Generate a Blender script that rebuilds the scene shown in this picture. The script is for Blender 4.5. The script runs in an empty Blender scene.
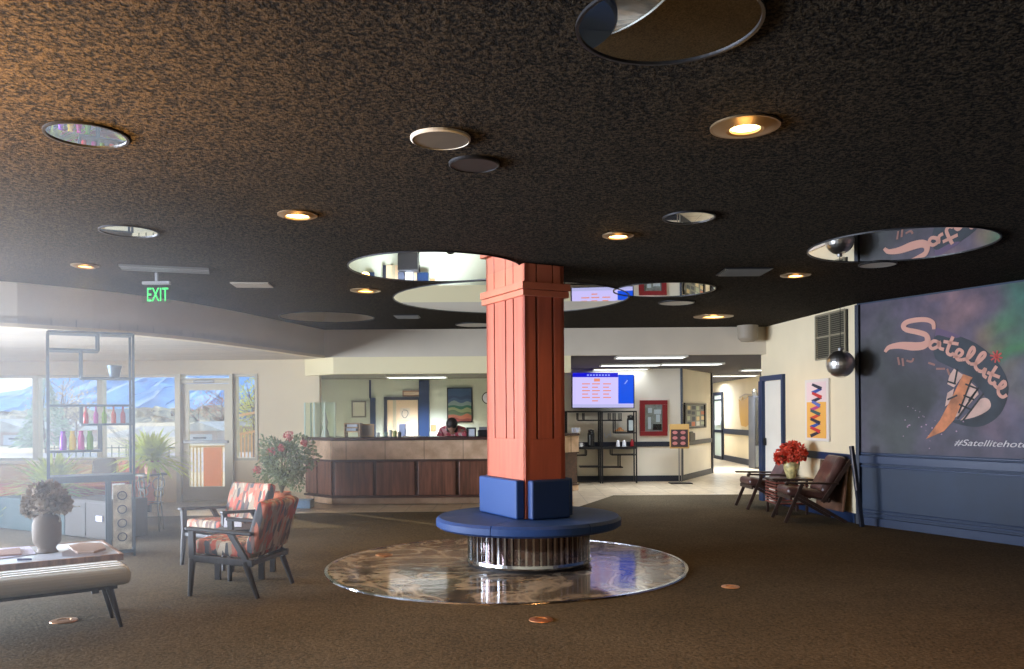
import bpy, bmesh, math, random
from mathutils import Vector, Matrix
random.seed(7)
C = bpy.context.scene.collection
PI = math.pi
F, CX, HY, EYE, ROLL = 830.0, 512.0, 414.0, 1.43, math.radians(0.4)
CEIL, LOW, OFC = 2.80, 2.36, 2.25
# ---------------------------------------------------------------- survey helpers: where a sighted point of the place lies in metres
def ab(px, py):
    u, v = px - CX, HY - py
    return (u*math.cos(ROLL) + v*math.sin(ROLL))/F, (-u*math.sin(ROLL) + v*math.cos(ROLL))/F
def at_Y(px, py, Y):
    a, b = ab(px, py); return Vector((a*Y, Y, EYE + b*Y))
def at_z(px, py, z):
    a, b = ab(px, py); Y = (z - EYE)/b; return Vector((a*Y, Y, z))
class Plane:                       # a vertical wall plane
    def __init__(s, x, y, dx, dy):
        l = math.hypot(dx, dy); s.p = Vector((x, y)); s.d = Vector((dx/l, dy/l)); n = Vector((s.d.y, -s.d.x))
        if n.dot(-s.p) < 0: n = -n
        s.n = n
    def hit(s, px, py, off=0.0):
        a, b = ab(px, py); q = s.p + s.n*off
        Y = q.dot(s.n)/(a*s.n.x + s.n.y)
        return Vector((a*Y, Y, EYE + b*Y))
    def s_of(s, v): return (Vector((v.x, v.y)) - s.p).dot(s.d)
    def pt(s, t, z, off=0.0):
        q = s.p + s.d*t + s.n*off; return Vector((q.x, q.y, z))
def YP(Y): return Plane(0, Y, 1, 0)
# ---------------------------------------------------------------- materials
def lin(c):
    r = []
    for v in c[:3]:
        v = v/255.0; r.append(v/12.92 if v <= 0.04045 else ((v+0.055)/1.055)**2.4)
    return (*r, 1.0)
class NT:
    def __init__(s, name):
        s.m = bpy.data.materials.new(name); s.m.use_nodes = True; s.t = s.m.node_tree; s.n = s.t.nodes; s.b = s.n['Principled BSDF']
    def add(s, k, **kw):
        n = s.n.new(k)
        for a, v in kw.items():
            if a in n.inputs.keys(): n.inputs[a].default_value = v
            else: setattr(n, a, v)
        return n
    def l(s, a, b): s.t.links.new(a, b)
    def coord(s, scale=(1,1,1), kind='Object', rot=(0,0,0)):
        tc = s.add('ShaderNodeTexCoord'); mp = s.add('ShaderNodeMapping'); mp.inputs['Scale'].default_value = scale; mp.inputs['Rotation'].default_value = rot
        s.l(tc.outputs[kind], mp.inputs['Vector']); return mp.outputs['Vector']
    def ramp(s, fac, stops, interp='LINEAR'):
        r = s.add('ShaderNodeValToRGB'); e = r.color_ramp; e.interpolation = interp
        while len(e.elements) < len(stops): e.elements.new(0.5)
        for k, (p, c) in enumerate(stops): e.elements[k].position = p; e.elements[k].color = lin(c)
        s.l(fac, r.inputs['Fac']); return r.outputs['Color']
def P(name, col, rough=0.6, metal=0.0, var=0.0, vs=8.0, bump=0.0, bs=60.0, spec=0.5, coat=0.0, emit=None, es=1.0, stretch=(1,1,1), alpha=None):
    k = NT(name); b = k.b
    b.inputs['Base Color'].default_value = lin(col); b.inputs['Roughness'].default_value = rough; b.inputs['Metallic'].default_value = metal
    b.inputs['Specular IOR Level'].default_value = spec
    if coat: b.inputs['Coat Weight'].default_value = coat; b.inputs['Coat Roughness'].default_value = 0.1
    v = k.coord(stretch)
    if var:
        n = k.add('ShaderNodeTexNoise'); n.inputs['Scale'].default_value = vs; n.inputs['Detail'].default_value = 5; k.l(v, n.inputs['Vector'])
        c2 = tuple(max(0, x*(1-var)) for x in col); c3 = tuple(min(255, x*(1+var)) for x in col)
        k.l(k.ramp(n.outputs['Fac'], [(0.3, c2), (0.7, c3)]), b.inputs['Base Color'])
    if bump:
        n = k.add('ShaderNodeTexNoise'); n.inputs['Scale'].default_value = bs; n.inputs['Detail'].default_value = 4; k.l(v, n.inputs['Vector'])
        bp = k.add('ShaderNodeBump'); bp.inputs['Strength'].default_value = bump; bp.inputs['Distance'].default_value = 0.01
        k.l(n.outputs['Fac'], bp.inputs['Height']); k.l(bp.outputs['Normal'], b.inputs['Normal'])
    if emit:
        b.inputs['Emission Color'].default_value = lin(emit); b.inputs['Emission Strength'].default_value = es
    return k.m
M = {}
def wood(name, col, rough=0.45, axis=2, s=6):
    k = NT(name); st = [s*3, s*3, s*3]; st[axis] = s*0.25
    v = k.coord(tuple(st)); n = k.add('ShaderNodeTexNoise', Detail=6.0); n.inputs['Scale'].default_value = 1.5; k.l(v, n.inputs['Vector'])
    k.l(k.ramp(n.outputs['Fac'], [(0.3, tuple(x*0.75 for x in col)), (0.7, tuple(min(255, x*1.2) for x in col))]), k.b.inputs['Base Color'])
    k.b.inputs['Roughness'].default_value = rough; return k.m
def glassy(name, tint=(255,255,255), gloss=0.08, rough=0.0):   # thin clear pane: transmits, with a faint fresnel reflection
    k = NT(name); k.n.remove(k.b); t = k.add('ShaderNodeBsdfTransparent'); t.inputs['Color'].default_value = lin(tint)
    g = k.add('ShaderNodeBsdfGlossy'); g.inputs['Roughness'].default_value = rough
    f = k.add('ShaderNodeLayerWeight'); f.inputs['Blend'].default_value = 0.12; mr = k.add('ShaderNodeMapRange'); mr.inputs['To Min'].default_value = gloss*0.5; mr.inputs['To Max'].default_value = gloss*1.5; k.l(f.outputs['Facing'], mr.inputs['Value']); mx = k.add('ShaderNodeMixShader')
    k.l(mr.outputs[0], mx.inputs['Fac']); k.l(t.outputs[0], mx.inputs[1]); k.l(g.outputs[0], mx.inputs[2])
    k.l(mx.outputs[0], k.n['Material Output'].inputs['Surface']); return k.m
def ceiling_mat():
    k = NT('ceiling_texture'); v = k.coord((1,1,1))
    n = k.add('ShaderNodeTexNoise'); n.inputs['Scale'].default_value = 52; n.inputs['Detail'].default_value = 3; n.inputs['Roughness'].default_value = 0.7; k.l(v, n.inputs['Vector'])
    k.l(k.ramp(n.outputs['Fac'], [(0.42, (4,3,3)), (0.64, (66,56,42))]), k.b.inputs['Base Color'])
    bp = k.add('ShaderNodeBump'); bp.inputs['Strength'].default_value = 0.7; bp.inputs['Distance'].default_value = 0.02
    k.l(n.outputs['Fac'], bp.inputs['Height']); k.l(bp.outputs['Normal'], k.b.inputs['Normal']); k.b.inputs['Roughness'].default_value = 0.95
    k.b.inputs['Specular IOR Level'].default_value = 0.1
    return k.m
def carpet_mat():
    k = NT('carpet_pile'); v = k.coord((1,1,1))
    n = k.add('ShaderNodeTexNoise'); n.inputs['Scale'].default_value = 55; n.inputs['Detail'].default_value = 4; k.l(v, n.inputs['Vector'])
    n2 = k.add('ShaderNodeTexNoise'); n2.inputs['Scale'].default_value = 1.1; n2.inputs['Detail'].default_value = 3; k.l(v, n2.inputs['Vector'])
    a = k.ramp(n.outputs['Fac'], [(0.3, (68,61,47)), (0.7, (110,98,77))]); b = k.ramp(n2.outputs['Fac'], [(0.3, (225,225,225)), (0.7, (255,255,255))])
    mx = k.add('ShaderNodeMixRGB', blend_type='MULTIPLY'); mx.inputs['Fac'].default_value = 1; k.l(a, mx.inputs['Color1']); k.l(b, mx.inputs['Color2'])
    k.l(mx.outputs[0], k.b.inputs['Base Color']); k.b.inputs['Roughness'].default_value = 0.95; k.b.inputs['Specular IOR Level'].default_value = 0.12
    bp = k.add('ShaderNodeBump'); bp.inputs['Strength'].default_value = 0.5; bp.inputs['Distance'].default_value = 0.01
    k.l(n.outputs['Fac'], bp.inputs['Height']); k.l(bp.outputs['Normal'], k.b.inputs['Normal']); return k.m
def tile_mat(name, c1, c2, grout, w=0.4, h=0.4, off=0.0, rough=0.3, rot=(0,0,0)):
    k = NT(name); v = k.coord((1,1,1), rot=rot); t = k.add('ShaderNodeTexBrick'); t.offset = off
    t.inputs['Color1'].default_value = lin(c1); t.inputs['Color2'].default_value = lin(c2); t.inputs['Mortar'].default_value = lin(grout)
    t.inputs['Scale'].default_value = 1; t.inputs['Mortar Size'].default_value = 0.006; t.inputs['Brick Width'].default_value = w; t.inputs['Row Height'].default_value = h
    k.l(v, t.inputs['Vector'])
    n = k.add('ShaderNodeTexNoise'); n.inputs['Scale'].default_value = 6; n.inputs['Detail'].default_value = 6; k.l(v, n.inputs['Vector'])
    r = k.ramp(n.outputs['Fac'], [(0.3, (215,208,198)), (0.7, (255,255,255))])
    mx = k.add('ShaderNodeMixRGB', blend_type='MULTIPLY'); mx.inputs['Fac'].default_value = 1; k.l(t.outputs['Color'], mx.inputs['Color1']); k.l(r, mx.inputs['Color2'])
    k.l(mx.outputs[0], k.b.inputs['Base Color']); k.b.inputs['Roughness'].default_value = rough; return k.m
def marble_mat():
    k = NT('polished_marble'); v = k.coord((1,1.0,1))
    n = k.add('ShaderNodeTexNoise'); n.inputs['Scale'].default_value = 1.6; n.inputs['Detail'].default_value = 8; n.inputs['Distortion'].default_value = 1.6; k.l(v, n.inputs['Vector'])
    c = k.ramp(n.outputs['Fac'], [(0.33, (52,50,48)), (0.47, (120,112,98)), (0.53, (186,174,154)), (0.6, (110,100,88)), (0.75, (64,60,56))])
    k.l(c, k.b.inputs['Base Color']); k.b.inputs['Roughness'].default_value = 0.09; k.b.inputs['Specular IOR Level'].default_value = 0.5
    n2 = k.add('ShaderNodeTexNoise'); n2.inputs['Scale'].default_value = 7; n2.inputs['Detail'].default_value = 2; k.l(v, n2.inputs['Vector'])
    bp = k.add('ShaderNodeBump'); bp.inputs['Strength'].default_value = 0.12; bp.inputs['Distance'].default_value = 0.01
    k.l(n2.outputs['Fac'], bp.inputs['Height']); k.l(bp.outputs['Normal'], k.b.inputs['Normal']); return k.m
def ikat_mat():
    k = NT('leaf_pattern_upholstery'); v = k.coord((30,30,6.5))
    n = k.add('ShaderNodeTexNoise'); n.inputs['Scale'].default_value = 0.6; k.l(v, n.inputs['Vector'])
    mx = k.add('ShaderNodeMixRGB'); mx.inputs['Fac'].default_value = 0.35; k.l(v, mx.inputs['Color1']); k.l(n.outputs['Color'], mx.inputs['Color2'])
    vo = k.add('ShaderNodeTexVoronoi'); vo.inputs['Scale'].default_value = 1.5; k.l(mx.outputs[0], vo.inputs['Vector'])
    sp = k.add('ShaderNodeSeparateColor'); k.l(vo.outputs['Color'], sp.inputs[0])
    c = k.ramp(sp.outputs[0], [(0.0, (168,82,66)), (0.2, (146,132,112)), (0.42, (68,70,72)), (0.56, (172,104,82)), (0.70, (178,164,142)), (0.84, (104,82,74))], 'CONSTANT')
    k.l(c, k.b.inputs['Base Color']); k.b.inputs['Roughness'].default_value = 0.9; return k.m
def plank_mat(name, c, axis_rot=0, w=0.18):
    k = NT(name); v = k.coord((1,1,1), rot=(0,0,axis_rot)); t = k.add('ShaderNodeTexBrick'); t.offset = 0.4
    t.inputs['Color1'].default_value = lin(c); t.inputs['Color2'].default_value = lin(tuple(x*0.93 for x in c)); t.inputs['Mortar'].default_value = lin(tuple(x*0.7 for x in c))
    t.inputs['Scale'].default_value = 1; t.inputs['Mortar Size'].default_value = 0.006; t.inputs['Brick Width'].default_value = 4; t.inputs['Row Height'].default_value = w
    k.l(v, t.inputs['Vector']); k.l(t.outputs['Color'], k.b.inputs['Base Color']); k.b.inputs['Roughness'].default_value = 0.6; return k.m
# ---------------------------------------------------------------- mesh builder
def world_off(o):
    v = Vector((0,0,0))
    while o is not None: v = v + o.location; o = o.parent
    return v
class MB:
    def __init__(s): s.bm = bmesh.new()
    def _x(s, r, M4=None):
        vs = [g for g in r['verts'] if isinstance(g, bmesh.types.BMVert)] if isinstance(r, dict) else r
        if M4 is not None: bmesh.ops.transform(s.bm, matrix=M4, verts=vs)
        return vs
    def box(s, c, size, rz=0, rx=0, ry=0):
        m = Matrix.Translation(c) @ Matrix.Rotation(rz,4,'Z') @ Matrix.Rotation(ry,4,'Y') @ Matrix.Rotation(rx,4,'X') @ Matrix.Diagonal((*size,1))
        s._x(bmesh.ops.create_cube(s.bm, size=1), m); return s
    def bb(s, x0,x1,y0,y1,z0,z1): return s.box(((x0+x1)/2,(y0+y1)/2,(z0+z1)/2), (abs(x1-x0),abs(y1-y0),abs(z1-z0)))
    def bar(s, a, b, w, h=None, up=(0,0,1)):          # rectangular bar from a to b
        a, b = Vector(a), Vector(b); h = h or w; d = b-a; L = d.length; z = d.normalized(); u = Vector(up)
        if abs(z.dot(u)) > 0.98: u = Vector((0,1,0))
        x = u.cross(z).normalized(); y = z.cross(x)
        m = Matrix((( x.x*w, y.x*h, z.x*L, (a.x+b.x)/2),( x.y*w, y.y*h, z.y*L, (a.y+b.y)/2),( x.z*w, y.z*h, z.z*L, (a.z+b.z)/2),(0,0,0,1)))
        s._x(bmesh.ops.create_cube(s.bm, size=1), m); return s
    def cone(s, a, b, r1, r2, n=16):
        a, b = Vector(a), Vector(b); d = b-a; q = Vector((0,0,1)).rotation_difference(d.normalized()).to_matrix().to_4x4()
        s._x(bmesh.ops.create_cone(s.bm, cap_ends=True, segments=n, radius1=r1, radius2=r2, depth=d.length), Matrix.Translation((a+b)/2) @ q); return s
    def cyl(s, a, b, r, n=16): return s.cone(a, b, r, r, n)
    def sph(s, c, r, sc=(1,1,1), n=16):
        s._x(bmesh.ops.create_uvsphere(s.bm, u_segments=n, v_segments=max(6, n//2), radius=r), Matrix.Translation(c) @ Matrix.Diagonal((*sc,1))); return s
    def lathe(s, c, prof, n=32, a0=0, a1=2*PI):
        full = abs(a1-a0-2*PI) < 1e-6; N = n if full else n+1; rings = []
        for r, z in prof:
            rings.append([s.bm.verts.new((c[0]+r*math.cos(a0+(a1-a0)*k/n), c[1]+r*math.sin(a0+(a1-a0)*k/n), c[2]+z)) for k in range(N)] if r > 1e-5 else [s.bm.verts.new((c[0],c[1],c[2]+z))])
        for A, B in zip(rings, rings[1:]):
            for k in range(n):
                k2 = (k+1) % N
                f = [A[k % len(A)], A[k2 % len(A)], B[k2 % len(B)], B[k % len(B)]]; g = []
                for v in f:
                    if v not in g: g.append(v)
                if len(g) > 2:
                    try: s.bm.faces.new(g)
                    except ValueError: pass
        if not full:
            for k in (0, N-1):
                g = []
                for R_ in rings:
                    v = R_[k % len(R_)] if len(R_) > 1 else R_[0]
                    if v not in g: g.append(v)
                if len(g) > 2:
                    try: s.bm.faces.new(g)
                    except ValueError: pass
        return s
    def tube(s, pts, r, n=8):
        pts = [Vector(p) for p in pts]; rings = []
        for i, p in enumerate(pts):
            t = (pts[min(i+1, len(pts)-1)] - pts[max(i-1, 0)]).normalized(); u = Vector((0,0,1)) if abs(t.z) < 0.95 else Vector((0,1,0))
            x = t.cross(u).normalized(); y = t.cross(x); rr = r[i] if isinstance(r, (list, tuple)) else r
            rings.append([s.bm.verts.new(p + x*rr*math.cos(2*PI*k/n) + y*rr*math.sin(2*PI*k/n)) for k in range(n)])
        for A, B in zip(rings, rings[1:]):
            for k in range(n): s.bm.faces.new((A[k], A[(k+1)%n], B[(k+1)%n], B[k]))
        s.bm.faces.new(rings[0][::-1]); s.bm.faces.new(rings[-1]); return s
    def prism(s, poly, z0, z1):                        # polygon in xy extruded in z
        A = [s.bm.verts.new((p[0], p[1], z0)) for p in poly]; B = [s.bm.verts.new((p[0], p[1], z1)) for p in poly]; n = len(poly)
        s.bm.faces.new(A[::-1]); s.bm.faces.new(B)
        for k in range(n): s.bm.faces.new((A[k], A[(k+1)%n], B[(k+1)%n], B[k]))
        return s
    def face(s, pts):
        s.bm.faces.new([s.bm.verts.new(p) for p in pts]); return s
    def slab(s, front, back):                          # two matching outlines
        A = [s.bm.verts.new(p) for p in front]; B = [s.bm.verts.new(p) for p in back]; n = len(A)
        s.bm.faces.new(A); s.bm.faces.new(B[::-1])
        for k in range(n): s.bm.faces.new((A[k], B[k], B[(k+1)%n], A[(k+1)%n]))
        return s
    def wall(s, p0, p1, z0, z1, t=0.1, side=1):        # wall from p0 to p1, thickness t to one side
        p0, p1 = Vector(p0), Vector(p1); d = (p1-p0).normalized(); n = Vector((-d.y, d.x))*side*t
        s.prism([p0, p1, p1+n, p0+n], z0, z1); return s
    def rect_on(s, pl, x0, y0, x1, y1, o0, o1):        # box lying on a wall plane
        a = pl.hit(x0, (y0+y1)/2, o1); b = pl.hit(x1, (y0+y1)/2, o1); m = (x0+x1)/2
        zt = pl.hit(m, y0, o1).z; zb = pl.hit(m, y1, o1).z; s0, s1 = pl.s_of(a), pl.s_of(b)
        s.srect(pl, s0, s1, zb, zt, o0, o1); return s
    def srect(s, pl, s0, s1, z0, z1, o0, o1):
        f = [pl.pt(s0,z0,o1), pl.pt(s1,z0,o1), pl.pt(s1,z1,o1), pl.pt(s0,z1,o1)]; g = [pl.pt(s0,z0,o0), pl.pt(s1,z0,o0), pl.pt(s1,z1,o0), pl.pt(s0,z1,o0)]
        s.slab(f, g); return s
    def poly_on(s, pl, pts, o0, o1):
        s.slab([pl.hit(x, y, o1) for x, y in pts], [pl.hit(x, y, o0) for x, y in pts]); return s
    def stroke_on(s, pl, pts, w, o0, o1):
        pts = smooth(pts); n = len(pts); ws = w if isinstance(w, (list, tuple)) else [w, w]
        L, R_ = [], []
        for i, (x, y) in enumerate(pts):
            x2, y2 = pts[min(i+1,n-1)]; x1, y1 = pts[max(i-1,0)]; dx, dy = x2-x1, y2-y1; l = math.hypot(dx,dy) or 1
            t = i/(n-1)*(len(ws)-1); k = min(int(t), len(ws)-2); ww = ws[k]+(ws[k+1]-ws[k])*(t-k)
            L.append((x-dy/l*ww/2, y+dx/l*ww/2)); R_.append((x+dy/l*ww/2, y-dx/l*ww/2))
        fr = [[s.bm.verts.new(pl.hit(*q, o)) for q in side] for side in (L, R_) for o in (o1, o0)]
        Lf, Lb, Rf, Rb = fr
        for i in range(n-1):
            for a_, b_ in ((Lf,Rf),(Lb,Rb),(Lf,Lb),(Rf,Rb)):
                s.bm.faces.new((a_[i], a_[i+1], b_[i+1], b_[i]))
        s.bm.faces.new((Lf[0],Rf[0],Rb[0],Lb[0])); s.bm.faces.new((Lf[-1],Rf[-1],Rb[-1],Lb[-1])); return s
    def build(s, name, mat, parent=None, bevel=0, smooth_=False, world=True, seg=2, sub=0):
        bm = s.bm; bmesh.ops.recalc_face_normals(bm, faces=bm.faces)
        if parent is not None and world: bmesh.ops.translate(bm, vec=-world_off(parent), verts=bm.verts)
        me = bpy.data.meshes.new(name); bm.to_mesh(me); bm.free()
        if isinstance(mat, (list, tuple)):
            for m_ in mat: me.materials.append(m_)
        else: me.materials.append(mat)
        if smooth_:
            for p in me.polygons: p.use_smooth = True
        o = bpy.data.objects.new(name, me); C.objects.link(o)
        if parent is not None: o.parent = parent
        if bevel:
            b = o.modifiers.new('bevel', 'BEVEL'); b.width = bevel; b.segments = seg; b.limit_method = 'ANGLE'; b.angle_limit = math.radians(40)
        if sub: m2 = o.modifiers.new('sub', 'SUBSURF'); m2.levels = sub; m2.render_levels = sub
        return o
def smooth(pts, k=5):
    if len(pts) < 3: return list(pts)
    out = []; P_ = [pts[0]] + list(pts) + [pts[-1]]
    for i in range(1, len(P_)-2):
        a, b, c, d = P_[i-1], P_[i], P_[i+1], P_[i+2]
        for j in range(k):
            t = j/k
            out.append(tuple(0.5*((2*b[q]) + (-a[q]+c[q])*t + (2*a[q]-5*b[q]+4*c[q]-d[q])*t*t + (-a[q]+3*b[q]-3*c[q]+d[q])*t**3) for q in range(len(a))))
    out.append(tuple(pts[-1])); return out
def tag(o, label=None, cat=None, group=None, kind=None):
    if label: o['label'] = label
    if cat: o['category'] = cat
    if group: o['group'] = group
    if kind: o['kind'] = kind
    return o
def thing(name, label, cat, loc=(0,0,0), rz=0, group=None):
    o = bpy.data.objects.new(name, None); C.objects.link(o); o.location = loc; o.rotation_euler = (0,0,rz); o.empty_display_size = 0.1
    return tag(o, label, cat, group)
def copy_tree(o, parent=None):
    c = o.copy(); C.objects.link(c); c.parent = parent
    for ch in [x for x in bpy.data.objects if x.parent == o]: copy_tree(ch, c)
    return c
def struct(mb, name, mat, **kw): return tag(mb.build(name, mat, **kw), kind='structure')
def text_on(pl, body, px, py, h_px, mat, name, parent, off=0.02, shear=0.0, extrude=0.004, bold=0.0, width_px=None):
    cu = bpy.data.curves.new(name, 'FONT'); cu.body = body; cu.extrude = extrude; cu.shear = shear; cu.offset = bold
    p = pl.hit(px, py, off); p2 = pl.hit(px, py-h_px, off); cu.size = (p2-p).length/0.72
    cu.materials.append(mat); o = bpy.data.objects.new(name, cu); C.objects.link(o)
    d = pl.d if Vector((-pl.n.y, pl.n.x)).dot(pl.d) > 0 else -pl.d
    X = Vector((d.x, d.y, 0)); Z = Vector((pl.n.x, pl.n.y, 0)); Y = Vector((0,0,1))
    m = Matrix(((X.x,Y.x,Z.x,0),(X.y,Y.y,Z.y,0),(X.z,Y.z,Z.z,0),(0,0,0,1)))
    if width_px:
        bpy.context.view_layer.update(); w = (pl.hit(px+width_px, py, off)-p).length
        sx = w/max(o.dimensions.x, 1e-4); m = m @ Matrix.Diagonal((sx,1,1,1))
    off3 = world_off(parent) if parent else Vector((0,0,0))
    if parent: o.parent = parent
    o.matrix_local = Matrix.Translation(p-off3) @ m
    bpy.context.view_layer.update(); me = bpy.data.meshes.new_from_object(o.evaluated_get(bpy.context.evaluated_depsgraph_get())); ml = o.matrix_local.copy()
    bpy.data.objects.remove(o); me.transform(ml); o = bpy.data.objects.new(name, me); C.objects.link(o)
    if parent: o.parent = parent
    return o
EXPO, SKY, SUN, WIN, HAZE = 0.6, 1.0, 3.0, 400.0, 0.065
def light(kind, loc, energy, col, rot=None, to=None, **kw):
    L = bpy.data.lights.new('light', kind); L.energy = energy; L.color = lin(col)[:3]
    for k_, v_ in kw.items(): setattr(L, k_, v_)
    o = bpy.data.objects.new('light', L); C.objects.link(o); o.location = loc
    if to is not None: o.rotation_euler = (Vector(to)-Vector(loc)).to_track_quat('-Z','Y').to_euler()
    return o
# ---------------------------------------------------------------- palette
def leafmat(name, c):
    k = NT(name); n = k.add('ShaderNodeTexNoise'); n.inputs['Scale'].default_value = 6; k.l(k.coord(), n.inputs['Vector'])
    col = k.ramp(n.outputs['Fac'], [(0.3, tuple(x*0.72 for x in c)), (0.7, c)]); k.l(col, k.b.inputs['Base Color']); k.b.inputs['Roughness'].default_value = 0.5
    t = k.add('ShaderNodeBsdfTranslucent'); k.l(col, t.inputs['Color']); mx = k.add('ShaderNodeMixShader'); mx.inputs['Fac'].default_value = 0.4; k.l(k.b.outputs[0], mx.inputs[1]); k.l(t.outputs[0], mx.inputs[2]); k.l(mx.outputs[0], k.n['Material Output'].inputs['Surface']); return k.m
M['ceiling'] = ceiling_mat(); M['carpet'] = carpet_mat(); M['marble'] = marble_mat(); M['ikat'] = ikat_mat()
M['tile'] = tile_mat('cream_floor_tile', (214,198,172), (198,182,156), (150,136,116), 0.4, 0.4)
M['tile45'] = tile_mat('stone_band_tile', (226,194,162), (212,180,150), (150,126,104), 0.62, 0.4, rough=0.4)
M['cream'] = P('cream_wall_paint', (232,216,182), 0.7, var=0.02, vs=1.5, bump=0.05, bs=40)
M['creamband'] = P('pale_yellow_header_paint', (236,222,178), 0.6)
M['white'] = P('white_wall_paint', (232,226,212), 0.7, var=0.02, vs=2)
M['office'] = P('pale_green_wall_paint', (196,204,190), 0.7, var=0.02, vs=2)
M['fascia'] = P('beige_grey_fascia_paint', (206,194,174), 0.75, var=0.03, vs=1.2)
M['strip'] = P('pale_wood_strip', (238,220,186), 0.5)
M['lowceil'] = plank_mat('cream_plank_ceiling', (222,208,188))
M['darkceil'] = P('dark_grey_ceiling_paint', (70,66,74), 0.8)
M['officeceil'] = P('dull_green_grey_ceiling_paint', (92,92,84), 0.8)
M['navy'] = P('navy_gloss_paint', (26,46,80), 0.38, bump=0.03, bs=12)
M['navydark'] = P('dark_navy_trim_paint', (34,40,56), 0.5)
M['navywall'] = P('navy_wainscot_paint', (13,38,66), 0.5, var=0.12, vs=1.6, bump=0.06, bs=6)
M['mirror'] = P('mirror_glass', (236,238,238), 0.01, 1.0)
M['chrome'] = P('polished_chrome', (210,212,215), 0.12, 1.0)
M['steel'] = P('brushed_steel', (150,150,150), 0.35, 1.0)
M['blackglass'] = P('dark_mirror_panel', (128,112,112), 0.06, 0.9)
M['black'] = P('black_metal', (30,30,33), 0.45, 0.3)
M['slate'] = P('blue_grey_metal', (58,78,92), 0.4, 0.4)
M['darkwood'] = wood('dark_walnut', (58,42,36), 0.38)
M['charwood'] = wood('charcoal_stained_wood', (44,42,42), 0.4)
M['paneling'] = wood('dark_brown_panel_wood', (108,70,54), 0.35, 2, 5)
M['panelframe'] = wood('brown_rail_wood', (72,48,40), 0.35, 0, 5)
M['countertop'] = P('dark_brown_laminate', (66,44,42), 0.2)
M['redwood'] = P('salmon_red_painted_boards', (190,104,82), 0.42, var=0.06, vs=3, stretch=(6,6,0.6))
M['redwood2'] = P('salmon_red_trim_boards', (206,120,92), 0.42, var=0.05, vs=3)
M['groove'] = P('black_slot_lining', (18,10,10), 0.9)
M['blue'] = P('blue_vinyl_upholstery', (30,66,124), 0.55, bump=0.08, bs=150)
M['blue_shaded'] = P('blue_vinyl_shaded_copy', (26,56,108), 0.55, bump=0.08, bs=150)  # same vinyl, darkened to put shade into the right backrest
M['leather'] = P('worn_brown_leather', (86,58,52), 0.32, var=0.2, vs=7, bump=0.15, bs=30)
M['lamp'] = P('lit_lamp_lens', (255,220,150), 0.4, emit=(255,214,140), es=9)
M['lampdim'] = P('dim_lamp_lens', (255,220,150), 0.4, emit=(255,206,120), es=3.0)
M['tubelight'] = P('fluorescent_diffuser', (250,250,245), 0.4, emit=(240,250,255), es=2.0)
M['trimring'] = P('bronze_trim_ring', (120,100,74), 0.35, 0.6)
M['whitetrim'] = P('off_white_enamel', (206,200,186), 0.4)
M['speaker'] = P('brown_grey_speaker_cloth', (74,66,54), 0.8, var=0.05)
M['vent'] = P('grey_vent_metal', (110,108,104), 0.5, 0.3)
M['terracotta'] = P('terracotta_clay', (206,116,72), 0.75, var=0.06)
M['leafy'] = leafmat('yellow_green_leaf', (206,216,70))
M['leafg'] = leafmat('grey_green_leaf', (170,184,136))
M['stem'] = P('green_brown_stem', (96,96,60), 0.7)
M['pinkpetal'] = P('pink_petals', (206,120,110), 0.6)
M['redpetal'] = P('red_petals', (206,76,52), 0.6, var=0.25, vs=20)
M['dried'] = P('dried_tan_petals', (136,122,104), 0.85, var=0.25, vs=12)
M['glass'] = glassy('window_glass', (248,252,252), 0.05)
M['clearglass'] = glassy('clear_case_glass', (250,254,251), 0.06)
M['paper'] = P('white_paper', (226,230,240), 0.6)
M['alu'] = P('champagne_aluminium', (196,188,164), 0.4, 0.35)
M['tan'] = P('tan_card', (190,164,138), 0.7)
# ---------------------------------------------------------------- room plan (metres; camera stands at the origin, looking along +Y)
WR = Plane(4.39, 10.55, -0.33, 2.95)          # cream wall
WM = Plane(4.39, 10.55, 0.98, -1.85)          # mural wall
WB = YP(17.4)                                 # coffee station wall
WA = Plane(3.54, 17.4, 1.16, 2.2)             # angled wall by the corridor
WC = Plane(6.4, 20.0, 0, 1)                   # corridor wall
WO = YP(19.0)                                 # office back wall
WW = YP(13.8)                                 # window wall
SW = WM.pt(16, 0); FARX = SW.x; FARY = SW.y
# floor
carpet = [(-9,-3.5),(FARX+0.4,-3.5),(4.41,10.58),(4.08,13.5),(4.3,14.4),(1.75,14.4),(1.0,12.65),(0.5,12.2),(-2.9,12.1),(-3.8,11.9),(-9,11.6)]
struct(MB().prism([(-9.1,11.5),(-3.8,11.8),(0.5,12.1),(2,12.6),(4.1,13.4),(7,20),(7,30),(-3.4,30),(-3.4,14),(-9.1,14)], -0.1, 0.0), 'floor', M['tile'])
struct(MB().prism([(x*1.0, y) for x, y in carpet], -0.1, 0.008), 'floor', M['carpet'])
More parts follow.
